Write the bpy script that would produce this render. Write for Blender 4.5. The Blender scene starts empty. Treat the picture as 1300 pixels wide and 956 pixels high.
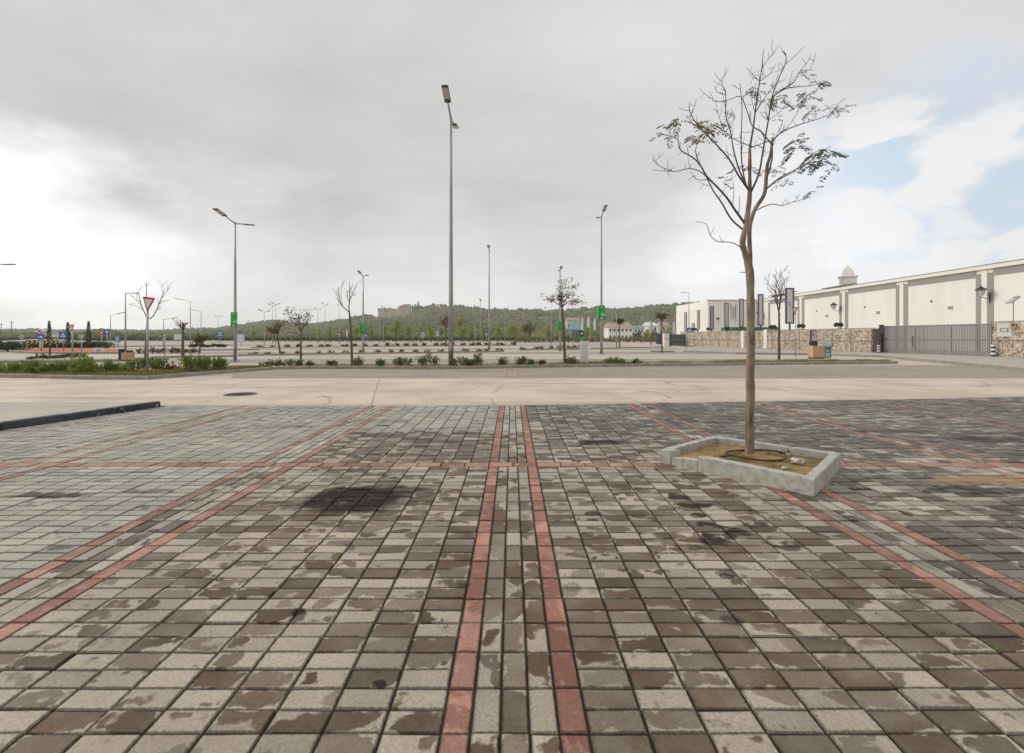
import bpy, bmesh, math, random
import numpy as np
from mathutils import Vector, Matrix, noise as mnoise

S = bpy.context.scene
COL = S.collection
F, CX, CY, H = 588.0, 650.0, 428.0, 1.35       # lens in photo pixels, principal column, horizon row, eye height
R = math.radians
rng = random.Random(7)


def G(px, py):
    d = H * F / (py - CY)
    return Vector(((px - CX) * d / F, d, 0.0))


def GD(px, d):
    return Vector(((px - CX) * d / F, d, 0.0))


def ZT(py, d):
    return H + (CY - py) * d / F


def W(px, d):
    return px * d / F


# ------------------------------------------------------------------ node helper
class NT:
    def __init__(s, tree):
        s.t = tree
        s.n = tree.nodes
        s.l = tree.links

    def node(s, typ, **kw):
        n = s.n.new(typ)
        for k, v in kw.items():
            setattr(n, k, v)
        return n

    def put(s, sock, v):
        if hasattr(v, 'is_output') or isinstance(v, bpy.types.NodeSocket):
            s.l.new(v, sock)
        else:
            if isinstance(v, (tuple, list)) and len(v) == 3 and sock.type == 'RGBA':
                v = (*v, 1.0)
            sock.default_value = v

    def m(s, op, a, b=0.0, c=0.0, clamp=False):
        n = s.node('ShaderNodeMath', operation=op, use_clamp=clamp)
        s.put(n.inputs[0], a)
        s.put(n.inputs[1], b)
        if len(n.inputs) > 2:
            s.put(n.inputs[2], c)
        return n.outputs[0]

    def v(s, op, a, b=(0, 0, 0)):
        n = s.node('ShaderNodeVectorMath', operation=op)
        s.put(n.inputs[0], a)
        if op == 'SCALE':
            s.put(n.inputs['Scale'], b)
        else:
            s.put(n.inputs[1], b)
        return n.outputs['Value'] if op in ('LENGTH', 'DISTANCE', 'DOT_PRODUCT') else n.outputs[0]

    def mix(s, f, a, b, blend='MIX'):
        n = s.node('ShaderNodeMix', data_type='RGBA', blend_type=blend)
        s.put(n.inputs[0], f)
        s.put(n.inputs[6], a)
        s.put(n.inputs[7], b)
        return n.outputs[2]

    def noise(s, vec, scale, detail=3.0, rough=0.55, dist=0.0):
        n = s.node('ShaderNodeTexNoise')
        s.put(n.inputs['Vector'], vec)
        n.inputs['Scale'].default_value = scale
        n.inputs['Detail'].default_value = detail
        n.inputs['Roughness'].default_value = rough
        n.inputs['Distortion'].default_value = dist
        return n.outputs['Fac']

    def ss(s, x, a, b, lo=0.0, hi=1.0):
        n = s.node('ShaderNodeMapRange', interpolation_type='SMOOTHSTEP')
        s.put(n.inputs['Value'], x)
        s.put(n.inputs['From Min'], a)
        s.put(n.inputs['From Max'], b)
        n.inputs['To Min'].default_value = lo
        n.inputs['To Max'].default_value = hi
        return n.outputs[0]

    def sep(s, v):
        n = s.node('ShaderNodeSeparateXYZ')
        s.put(n.inputs[0], v)
        return n.outputs

    def comb(s, x, y, z):
        n = s.node('ShaderNodeCombineXYZ')
        for i, a in enumerate((x, y, z)):
            s.put(n.inputs[i], a)
        return n.outputs[0]

    def attr(s, name):
        return s.node('ShaderNodeAttribute', attribute_name=name).outputs['Fac']


def srgb(r, g, b):
    f = lambda c: (c / 255 / 12.92) if c / 255 <= 0.04045 else ((c / 255 + 0.055) / 1.055) ** 2.4
    return (f(r), f(g), f(b))


def newmat(name):
    m = bpy.data.materials.new(name)
    m.use_nodes = True
    nt = NT(m.node_tree)
    b = m.node_tree.nodes['Principled BSDF']
    return m, nt, b


def bump(nt, b, h, strength=0.3, dist=0.01):
    n = nt.node('ShaderNodeBump')
    n.inputs['Strength'].default_value = strength
    n.inputs['Distance'].default_value = dist
    nt.l.new(h, n.inputs['Height'])
    nt.l.new(n.outputs[0], b.inputs['Normal'])


def simple(name, col, rough=0.6, metal=0.0, var=0.12, scale=6.0, bmp=0.0, streak=False, island=0.0, col2=None):
    """procedural paint / metal / concrete: base colour with worn, dirty variation"""
    m, nt, b = newmat(name)
    co = nt.node('ShaderNodeTexCoord').outputs['Object']
    if streak:
        co = nt.v('MULTIPLY', co, (1, 1, 0.15))
    n1 = nt.noise(co, scale, 5, 0.6)
    c2 = col2 if col2 else tuple(c * (1 - 2.2 * var) for c in col)
    c = nt.mix(nt.ss(n1, 0.35, 0.7), col, c2)
    if island:
        ri = nt.node('ShaderNodeNewGeometry').outputs['Random Per Island']
        k = nt.m('MULTIPLY_ADD', ri, 2 * island, 1 - island)
        c = nt.v('SCALE', c, k)
    nt.put(b.inputs['Base Color'], c)
    b.inputs['Metallic'].default_value = metal
    nt.put(b.inputs['Roughness'], nt.m('MULTIPLY_ADD', n1, 0.25, rough - 0.12))
    if bmp:
        bump(nt, b, nt.noise(co, scale * 8, 4), bmp, 0.01)
    return m


def leafmat(name, ca, cb, cc, scale=1.5):
    m, nt, b = newmat(name)
    geo = nt.node('ShaderNodeNewGeometry')
    co = nt.node('ShaderNodeTexCoord').outputs['Object']
    ri = geo.outputs['Random Per Island']
    c = nt.mix(ri, ca, cb)
    c = nt.mix(nt.ss(nt.noise(co, scale, 2), 0.45, 0.7), c, cc)
    nt.put(b.inputs['Base Color'], c)
    b.inputs['Roughness'].default_value = 0.6
    b.inputs['Specular IOR Level'].default_value = 0.25
    tr = nt.node('ShaderNodeBsdfTranslucent')
    nt.put(tr.inputs['Color'], c)
    ms = nt.node('ShaderNodeMixShader')
    ms.inputs[0].default_value = 0.3
    out = m.node_tree.nodes['Material Output']
    nt.l.new(b.outputs[0], ms.inputs[1])
    nt.l.new(tr.outputs[0], ms.inputs[2])
    nt.l.new(ms.outputs[0], out.inputs[0])
    return m


# ------------------------------------------------------------------ mesh helper
class MB:
    def __init__(s):
        s.v, s.f = [], []

    def add(s, vs, fs):
        o = len(s.v)
        s.v += [tuple(v) for v in vs]
        s.f += [tuple(i + o for i in f) for f in fs]
        return s

    def box(s, c, size, rz=0.0, bev=0.0, M=None):
        x, y, z = (k / 2 for k in size)
        if bev > 0:
            b = min(bev, x * .9, y * .9, z * .9)
            vs = []
            for sz, ins in ((-z, b), (-z + b, 0), (z - b, 0), (z, b)):
                xx, yy = x - ins, y - ins
                bb = b if ins == 0 else b * .6
                for p in ((-xx + bb, -yy), (xx - bb, -yy), (xx, -yy + bb), (xx, yy - bb), (xx - bb, yy), (-xx + bb, yy), (-xx, yy - bb), (-xx, -yy + bb)):
                    vs.append(Vector((p[0], p[1], sz)))
            fs = [tuple(range(7, -1, -1)), tuple(range(24, 32))]
            for r in range(3):
                for i in range(8):
                    fs.append((r * 8 + i, r * 8 + (i + 1) % 8, r * 8 + 8 + (i + 1) % 8, r * 8 + 8 + i))
        else:
            vs = [Vector((a, b_, c_)) for c_ in (-z, z) for (a, b_) in ((-x, -y), (x, -y), (x, y), (-x, y))]
            fs = [(3, 2, 1, 0), (4, 5, 6, 7), (0, 1, 5, 4), (1, 2, 6, 5), (2, 3, 7, 6), (3, 0, 4, 7)]
        rot = M if M is not None else Matrix.Rotation(rz, 3, 'Z')
        c = Vector(c)
        return s.add([rot @ v + c for v in vs], fs)

    def prism(s, pts, z0, z1, top_inset=0.0):
        n = len(pts)
        P = [Vector((p[0], p[1])) for p in pts]
        if top_inset:
            cen = sum(P, Vector((0, 0))) / n
            Q = [p + (cen - p).normalized() * top_inset for p in P]
        else:
            Q = P
        vs = [(p.x, p.y, z0) for p in P] + [(p.x, p.y, z1) for p in Q]
        fs = [tuple(range(n - 1, -1, -1)), tuple(range(n, 2 * n))] + [(i, (i + 1) % n, n + (i + 1) % n, n + i) for i in range(n)]
        return s.add(vs, fs)

    def plate(s, pts, y0, y1):
        """upright outline (x,z) with thickness along y"""
        n = len(pts)
        vs = [(p[0], y0, p[1]) for p in pts] + [(p[0], y1, p[1]) for p in pts]
        fs = [tuple(range(n)), tuple(range(2 * n - 1, n - 1, -1))] + [(i, n + i, n + (i + 1) % n, (i + 1) % n) for i in range(n)]
        return s.add(vs, fs)

    def tube(s, pts, rad, n=8, cap=True):
        pts = [Vector(p) for p in pts]
        if not hasattr(rad, '__len__'):
            rad = [rad] * len(pts)
        rings = []
        a = None
        for i, p in enumerate(pts):
            t = (pts[min(i + 1, len(pts) - 1)] - pts[max(i - 1, 0)])
            if t.length < 1e-9:
                t = Vector((0, 0, 1))
            t.normalize()
            if a is None:
                a = t.orthogonal().normalized()
            a = (a - t * a.dot(t))
            if a.length < 1e-6:
                a = t.orthogonal()
            a.normalize()
            b = t.cross(a)
            rings.append([p + (a * math.cos(2 * math.pi * k / n) + b * math.sin(2 * math.pi * k / n)) * rad[i] for k in range(n)])
        vs = [v for r in rings for v in r]
        fs = []
        for i in range(len(pts) - 1):
            for k in range(n):
                fs.append((i * n + k, i * n + (k + 1) % n, (i + 1) * n + (k + 1) % n, (i + 1) * n + k))
        if cap:
            fs.append(tuple(range(n - 1, -1, -1)))
            fs.append(tuple(range((len(pts) - 1) * n, len(pts) * n)))
        return s.add(vs, fs)

    def lathe(s, prof, n=16, c=(0, 0, 0)):
        vs, fs = [], []
        for (r, z) in prof:
            for k in range(n):
                a = 2 * math.pi * k / n
                vs.append((c[0] + r * math.cos(a), c[1] + r * math.sin(a), c[2] + z))
        for i in range(len(prof) - 1):
            for k in range(n):
                fs.append((i * n + k, i * n + (k + 1) % n, (i + 1) * n + (k + 1) % n, (i + 1) * n + k))
        fs.append(tuple(range(n - 1, -1, -1)))
        fs.append(tuple(range((len(prof) - 1) * n, len(prof) * n)))
        return s.add(vs, fs)

    def disc_plate(s, c, r, y0, y1, n=20, r2=None):
        pts = [(c[0] + r * math.cos(2 * math.pi * k / n), c[1] + (r2 or r) * math.sin(2 * math.pi * k / n)) for k in range(n)]
        return s.plate(pts, y0, y1)

    def leaf(s, p, d, up, ln, wd):
        d = d.normalized()
        w = d.cross(up)
        if w.length < 1e-4:
            w = d.orthogonal()
        w.normalize()
        return s.add([p, p + d * ln * .5 + w * wd * .5, p + d * ln, p + d * ln * .5 - w * wd * .5], [(0, 1, 2, 3)])

    def merge(s, other, slot):
        s.slots = getattr(s, 'slots', [])
        s.slots.append((len(s.f), len(s.f) + len(other.f), slot))
        return s.add(other.v, other.f)

    def build(s, name, mat=None, parent=None, loc=None, smooth=False, rz=0.0, extra=()):
        me = bpy.data.meshes.new(name)
        me.from_pydata(s.v, [], s.f)
        for a, b, k in getattr(s, 'slots', []):
            for i in range(a, b):
                me.polygons[i].material_index = k
        if smooth:
            me.shade_smooth()
        o = bpy.data.objects.new(name, me)
        COL.objects.link(o)
        if mat is not None:
            me.materials.append(mat)
            for e in extra:
                me.materials.append(e)
        if parent is not None:
            o.parent = parent
        if loc is not None:
            o.location = loc
        if rz:
            o.rotation_euler.z = rz
        return o


def tag(o, label=None, cat=None, group=None, kind=None):
    if label:
        o['label'] = label
    if cat:
        o['category'] = cat
    if group:
        o['group'] = group
    if kind:
        o['kind'] = kind
    return o


def thing(name, label, cat, loc=(0, 0, 0), rz=0.0, group=None):
    o = bpy.data.objects.new(name, None)
    o.empty_display_size = .3
    COL.objects.link(o)
    o.location = loc
    o.rotation_euler.z = rz
    return tag(o, label, cat, group)


def struct(o):
    o['kind'] = 'structure'
    return o


def copy_thing(root, loc, label, rz=None):
    r = root.copy()
    COL.objects.link(r)
    r.location = loc
    if rz is not None:
        r.rotation_euler.z = rz
    r['label'] = label
    for ch in list(root.children):
        c = ch.copy()
        COL.objects.link(c)
        c.parent = r
        for g in list(ch.children):
            d = g.copy()
            COL.objects.link(d)
            d.parent = c
    return r


def text_mesh(txt, size):
    cu = bpy.data.curves.new('lettering', 'FONT')
    cu.body = txt
    cu.size = size
    cu.align_x = 'CENTER'
    cu.align_y = 'CENTER'
    cu.extrude = 0.004
    cu.resolution_u = 4
    o = bpy.data.objects.new('lettering', cu)
    COL.objects.link(o)
    bpy.context.view_layer.update()
    me = bpy.data.meshes.new_from_object(o.evaluated_get(bpy.context.evaluated_depsgraph_get()))
    bpy.data.objects.remove(o)
    return me


def lettering(txt, size, loc, mat, parent, rot=(math.pi / 2, 0, 0)):
    me = text_mesh(txt, size)
    me.materials.clear()
    me.materials.append(mat)
    o = bpy.data.objects.new('lettering', me)
    COL.objects.link(o)
    o.parent = parent
    o.location = loc
    o.rotation_euler = rot
    return o


ORD = ['first', 'second', 'third', 'fourth', 'fifth', 'sixth', 'seventh', 'eighth', 'ninth', 'tenth', 'eleventh', 'twelfth', 'thirteenth', 'fourteenth',
       'fifteenth', 'sixteenth', 'seventeenth', 'eighteenth', 'nineteenth', 'twentieth', 'twenty-first', 'twenty-second', 'twenty-third', 'twenty-fourth',
       'twenty-fifth', 'twenty-sixth', 'twenty-seventh', 'twenty-eighth']

# ------------------------------------------------------------------ materials
M = {}
M['galv'] = simple('galvanised_steel', (.38, .39, .39), .5, .55, .12, 3, streak=True)
M['dark_lamp'] = simple('lamp_housing', (.10, .105, .11), .45, .3, .1, 5)
M['diffuser'] = simple('lamp_lens', (.55, .55, .5), .3, 0, .05, 5)
M['green'] = simple('green_sign_face', (.015, .36, .03), .4, 0, .08, 3)
M['dgreen'] = simple('green_band', (.01, .14, .03), .4, 0, .08, 3)
M['white'] = simple('white_paint', (.78, .78, .76), .5, 0, .04, 3)
M['offwhite'] = simple('weathered_white', (.66, .64, .61), .6, 0, .07, 2, streak=True)
M['signgrey'] = simple('sign_back_grey', (.42, .43, .43), .5, .2, .08, 4)
M['signred'] = simple('sign_red', (.45, .02, .045), .45, 0, .08, 5)
M['signface'] = simple('sign_white_face', (.66, .66, .65), .5, 0, .05, 5)
M['blue'] = simple('sign_blue', (.025, .12, .40), .45, 0, .06, 5)
M['navy'] = simple('navy_paint', (.015, .018, .05), .45, 0, .08, 4)
M['yellow'] = simple('chevron_yellow', (.80, .50, .02), .5, 0, .05, 5)
M['black'] = simple('black_paint', (.02, .02, .021), .5, 0, .1, 5)
M['teal'] = simple('teal_print', (.06, .22, .24), .4, 0, .08, 5)
M['pink'] = simple('pink_poster', (.58, .46, .50), .4, 0, .06, 5)
M['paleprint'] = simple('pale_poster', (.50, .55, .56), .4, 0, .06, 5)
M['wood'] = simple('tan_wood_panel', (.55, .33, .18), .55, 0, .1, 3, streak=True)
M['banner_frame'] = simple('banner_frame_grey', (.085, .08, .085), .5, .2, .1, 4)
M['banner'] = simple('banner_white', (.62, .61, .63), .5, 0, .04, 2)
M['bannerlilac'] = simple('banner_lilac', (.38, .36, .42), .5, 0, .05, 2)
M['render'] = simple('cream_render', (.80, .78, .74), .85, 0, .03, .8, .06, streak=True)
M['renderwhite'] = simple('white_render', (.80, .775, .72), .85, 0, .02, .5, .06)
M['greyband'] = simple('grey_render_band', (.30, .30, .285), .8, 0, .03, .6)
M['coping'] = simple('parapet_coping', (.28, .25, .22), .7, 0, .1, 1)
M['roof_dark'] = simple('roof_sheet', (.12, .12, .125), .5, .3, .1, 2)
M['stonecream'] = simple('cupola_stone', (.68, .64, .56), .8, 0, .06, 2)
M['tile'] = simple('terracotta_roof', (.42, .27, .20), .8, 0, .1, 1.5)
M['tealroof'] = simple('teal_roof', (.13, .24, .28), .6, 0, .08, 1.0)
M['castle'] = simple('castle_stone', (.56, .45, .33), .9, 0, .14, .12, .2)
M['glassdark'] = simple('window_dark', (.05, .055, .06), .15, 0, .1, 3)
M['gate'] = simple('gate_grey', (.235, .232, .222), .5, .3, .1, 2, streak=True)
M['gatedark'] = simple('gate_slate', (.11, .125, .14), .5, .2, .1, 2)
M['wire'] = simple('gabion_wire', (.16, .145, .125), .6, .5, .1, 5)
M['stones'] = simple('gabion_stone', (.58, .50, .40), .9, 0, .10, 2.0, .3, island=.36)
M['backing'] = simple('gabion_core', (.24, .19, .14), .95, 0, .1, 3)
M['kerb'] = simple('kerb_concrete', (.32, .295, .25), .85, 0, .14, 4, .25)
M['planter'] = simple('planter_concrete', (.44, .425, .38), .85, 0, .16, 14, .2)
M['hose'] = simple('brown_hose', (.05, .025, .015), .5, 0, .1, 8)
M['pebble'] = simple('pale_pebble', (.55, .50, .42), .85, 0, .1, 20, .3)
M['iron'] = simple('cast_iron', (.12, .105, .09), .55, .5, .15, 12, .3)
M['cabinet'] = simple('cabinet_white', (.80, .78, .76), .5, 0, .05, 2, streak=True)
M['redstripe'] = simple('red_stripe', (.50, .05, .05), .5, 0, .05, 4)
M['orange'] = simple('orange_stripe', (.65, .28, .06), .5, 0, .05, 4)
M['lantern_glass'] = simple('lantern_glass', (.62, .62, .58), .2, 0, .04, 8)
M['bark'] = simple('young_bark', (.125, .090, .062), .85, 0, .15, 18, .5, streak=True)
M['barkpale'] = simple('pale_bark', (.27, .205, .145), .85, 0, .2, 16, .7, streak=True)
M['twig'] = simple('twig_bark', (.135, .105, .084), .85, 0, .12, 18)
M['leafdark'] = leafmat('leaf_dark', (.085, .105, .055), (.14, .155, .08), (.18, .155, .085), 4)
M['leafolive'] = leafmat('leaf_olive', (.13, .125, .05), (.20, .165, .065), (.25, .18, .08), 4)
M['leafyellow'] = leafmat('leaf_yellowgreen', (.28, .33, .045), (.38, .38, .08), (.19, .25, .05), 1)
M['leafgreen'] = leafmat('leaf_green', (.12, .18, .035), (.20, .26, .07), (.06, .095, .028), 3)
M['leafbright'] = leafmat('leaf_bright', (.19, .27, .04), (.32, .36, .10), (.10, .15, .035), 3)
M['shrubdark'] = leafmat('shrub_dark', (.055, .095, .028), (.10, .14, .045), (.11, .105, .05), 4)
M['shrubrust'] = leafmat('shrub_rust', (.14, .055, .03), (.09, .075, .03), (.16, .09, .05), 4)
M['hedge'] = leafmat('hedge_leaf', (.018, .040, .012), (.035, .065, .018), (.045, .06, .02), 2)
M['cypress'] = leafmat('cypress_leaf', (.028, .052, .022), (.05, .075, .03), (.045, .06, .026), 2)
M['grass'] = leafmat('verge_grass', (.17, .19, .04), (.29, .25, .07), (.22, .15, .06), 1.5)
M['weed'] = leafmat('weed_leaf', (.06, .16, .02), (.12, .20, .03), (.10, .14, .03), 5)


def bark_mat(name, dark, mid, pale, sc=22):
    m, nt, b = newmat(name)
    co = nt.node('ShaderNodeTexCoord').outputs['Object']
    st = nt.noise(nt.v('MULTIPLY', co, (1, 1, .13)), sc, 6, .65, .4)
    rg = nt.noise(nt.v('MULTIPLY', co, (.4, .4, 1.6)), 14, 4, .6)
    pt = nt.noise(co, 3.2, 4, .6)
    c = nt.mix(nt.ss(st, .36, .60), dark, mid)
    c = nt.mix(nt.ss(pt, .42, .66, 0, .75), c, pale)
    c = nt.mix(nt.ss(rg, .66, .72, 0, .6), c, dark)
    c = nt.mix(nt.ss(st, .30, .37, .8, 0), c, (.045, .035, .028))
    nt.put(b.inputs['Base Color'], c)
    b.inputs['Roughness'].default_value = .88
    bump(nt, b, nt.m('ADD', st, nt.m('MULTIPLY', rg, .4)), .9, .012)
    return m


M['barkpale'] = bark_mat('grey_brown_bark', (.12, .085, .058), (.25, .185, .13), (.33, .27, .20))


def soil_mat():
    m, nt, b = newmat('soil')
    co = nt.node('ShaderNodeTexCoord').outputs['Object']
    n1 = nt.noise(co, 4, 6, .65)
    c = nt.mix(nt.ss(n1, .35, .65), (.20, .12, .05), (.33, .205, .08))
    c = nt.mix(nt.ss(nt.noise(co, 60, 3), .62, .72), c, (.42, .32, .2))
    c = nt.mix(nt.ss(nt.noise(co, 2.3, 4), .55, .68), c, (.14, .11, .05))
    nt.put(b.inputs['Base Color'], c)
    b.inputs['Roughness'].default_value = .95
    bump(nt, b, nt.noise(co, 40, 5), .8, .02)
    return m


M['soil'] = soil_mat()


def ground_mat(name, ca, cb, cc, s1=.6, s2=14, bmp=.15, rough=.85, lines=None):
    m, nt, b = newmat(name)
    co = nt.node('ShaderNodeTexCoord').outputs['Object']
    n1 = nt.noise(co, s1, 5, .6)
    n2 = nt.noise(nt.v('MULTIPLY', co, (.25, 1.0, 1.0)), s1 * 1.7, 4, .6)
    c = nt.mix(nt.ss(n1, .35, .68), ca, cb)
    c = nt.mix(nt.ss(n2, .5, .72, 0, .7), c, cc)
    g = nt.noise(co, s2 * 10, 3)
    c = nt.v('SCALE', c, nt.m('MULTIPLY_ADD', g, .35, .82))
    if lines:
        x, y, z = nt.sep(co)
        for (a, b_, w) in lines:          # expansion joints / paver courses every a metres along x and b_ along y
            for q, p in ((x, a), (y, b_)):
                if p:
                    fr = nt.m('ABSOLUTE', nt.m('SUBTRACT', nt.m('FRACT', nt.m('DIVIDE', q, p)), .5))
                    k = nt.ss(fr, .5 - w / p, .5 - w / p * .4, 1.0, .62)
                    c = nt.v('SCALE', c, k)
    nt.put(b.inputs['Base Color'], c)
    nt.put(b.inputs['Roughness'], nt.m('MULTIPLY_ADD', n1, .2, rough - .1))
    bump(nt, b, nt.noise(co, s2 * 4, 4), bmp, .01)
    return m


M['concrete'] = ground_mat('road_concrete', (.50, .425, .34), (.41, .345, .275), (.31, .26, .21), .5, 12, .1)
M['bay'] = ground_mat('far_bay_pavers', (.325, .27, .215), (.28, .235, .19), (.22, .19, .155), .5, 12, .1, lines=[(.2, .1, .012)])
M['lot'] = ground_mat('car_park_surface', (.46, .39, .315), (.39, .33, .27), (.30, .26, .22), .12, 9, .1)
M['lotgrey'] = ground_mat('car_park_bays', (.28, .245, .21), (.24, .215, .19), (.32, .28, .235), .2, 9, .1)
M['walk'] = ground_mat('side_pavement', (.40, .36, .30), (.35, .315, .265), (.29, .26, .22), .4, 10, .1, lines=[(.4, .4, .01)])
M['sand'] = ground_mat('joint_sand', (.016, .015, .012), (.026, .024, .018), (.012, .012, .01), 3, 30, .4)
M['earth'] = ground_mat('rough_ground', (.16, .15, .07), (.11, .12, .045), (.22, .18, .11), .02, 3, .1)
M['terracotta'] = ground_mat('terracotta_paving', (.42, .10, .02), (.36, .085, .02), (.30, .08, .025), .3, 10, .1)


def road_mat():
    m, nt, b = newmat('road_concrete')
    co = nt.node('ShaderNodeTexCoord').outputs['Object']
    n1 = nt.noise(co, .5, 6, .62)
    c = nt.mix(nt.ss(n1, .33, .68), (.56, .475, .375), (.42, .35, .275))
    tr = nt.noise(nt.v('MULTIPLY', co, (.09, 1.2, 1)), 1.5, 5, .6)                 # tyre-worn lanes along the road
    c = nt.mix(nt.ss(tr, .50, .70, 0, .75), c, (.30, .255, .205))
    c = nt.mix(nt.ss(nt.noise(co, 2.4, 5, .65), .60, .68, 0, .5), c, (.26, .225, .19))
    vo = nt.node('ShaderNodeTexVoronoi', feature='DISTANCE_TO_EDGE')
    wv = nt.node('ShaderNodeTexNoise')
    nt.put(wv.inputs['Vector'], co)
    wv.inputs['Scale'].default_value = 1.1
    wv.inputs['Detail'].default_value = 5
    nt.put(vo.inputs['Vector'], nt.v('ADD', co, nt.v('SCALE', wv.outputs['Color'], .9)))
    vo.inputs['Scale'].default_value = .22
    crack = nt.m('MULTIPLY', nt.ss(vo.outputs['Distance'], .0, .010, 1, 0), nt.ss(nt.noise(co, .4, 3), .42, .55))
    c = nt.mix(nt.m('MULTIPLY', crack, .65), c, (.13, .11, .09))
    x, y, z = nt.sep(co)
    fr = nt.m('ABSOLUTE', nt.m('SUBTRACT', nt.m('FRACT', nt.m('DIVIDE', nt.m('ADD', x, nt.m('MULTIPLY_ADD', y, .26, .4)), 5.6)), .5))
    c = nt.mix(nt.ss(fr, .495, .498, 0, .5), c, (.15, .125, .10))
    ry = nt.m('SUBTRACT', y, nt.m('MULTIPLY_ADD', nt.m('MAXIMUM', x, 0.0), .11, 9.1))        # soil washed to the paving's edge
    c = nt.mix(nt.ss(nt.m('ADD', ry, nt.m('MULTIPLY_ADD', n1, 1.0, -.5)), .0, .5, .45, 0), c, (.24, .20, .16))
    g = nt.noise(co, 120, 3)
    c = nt.v('SCALE', c, nt.m('MULTIPLY_ADD', g, .4, .8))
    nt.put(b.inputs['Base Color'], c)
    b.inputs['Roughness'].default_value = .85
    bump(nt, b, g, .2, .006)
    return m


M['concrete'] = road_mat()


def black_kerb_mat():
    m, nt, b = newmat('worn_black_kerb')
    co = nt.node('ShaderNodeTexCoord').outputs['Object']
    n1 = nt.noise(co, 5, 6, .7)
    n2 = nt.noise(co, 1.6, 3, .6)
    c = nt.mix(nt.ss(n2, .4, .6), (.018, .02, .026), (.05, .055, .065))
    c = nt.mix(nt.ss(n1, .60, .68), c, (.36, .35, .33))
    nt.put(b.inputs['Base Color'], c)
    b.inputs['Roughness'].default_value = .6
    bump(nt, b, n1, .3, .01)
    return m


M['blackkerb'] = black_kerb_mat()

# ------------------------------------------------------------------ near paving: every paver is geometry
UX, VY = .1014, .1016
PER = 25 * UX
EDGE = [(-20, 9.1), (-7, 9.12), (-2.4, 9.14), (.1, 9.2), (2.6, 9.45), (5.5, 9.75), (8.3, 10.05), (11.6, 10.5), (24, 12.2)]


def edge_y(x):
    return float(np.interp(x, [e[0] for e in EDGE], [e[1] for e in EDGE]))


def kerb_x(y):
    return -7.40 + (y - 6.73) * (.60 / 2.29)


def wetness(x, y):
    """how much of a paver the damp covers, and how cool/pale its dry colour is (wear of the place, not light)"""
    n = mnoise.noise(Vector((x * .45 + 3, y * .55, 1.3)))
    n2 = mnoise.noise(Vector((x * 1.1 - 7, y * 1.3, 5.3)))
    w, cool = .5, .2
    if x < -2.2:
        w, cool = .05, .75
        if x > -2.85 and y < 4.8:
            w, cool = .55, .4
        if y < 2.3 and x > -4:
            w, cool = .45, .3
    elif x < .12:
        w, cool = .42, .12
        if y < 2.6:
            w = .46
        if 3.2 < y < 4.9:
            w = .60
        if 4.95 < y < 6.6:
            w, cool = .80, .35
        if y >= 6.6:
            w, cool = .22, .8
    elif x < 2.3:
        w, cool = .48, .15
        if y < 2.7:
            w = .66
        if y > 4.95:
            w, cool = .62, .4
        if y > 6.5:
            w, cool = .7, .6
    else:
        w, cool = .92, .45
        if y < 2.6:
            w, cool = .74, .28
        if x < 2.82 and y < 3.9:
            w = .5
        if y > 6:
            w, cool = .86, .6
        if 3.6 < y < 5.2 and x > 4.2:
            w = .55
    return min(1, max(0, w + n * .28 + n2 * .16)), min(1, max(0, cool + n2 * .15))


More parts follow.
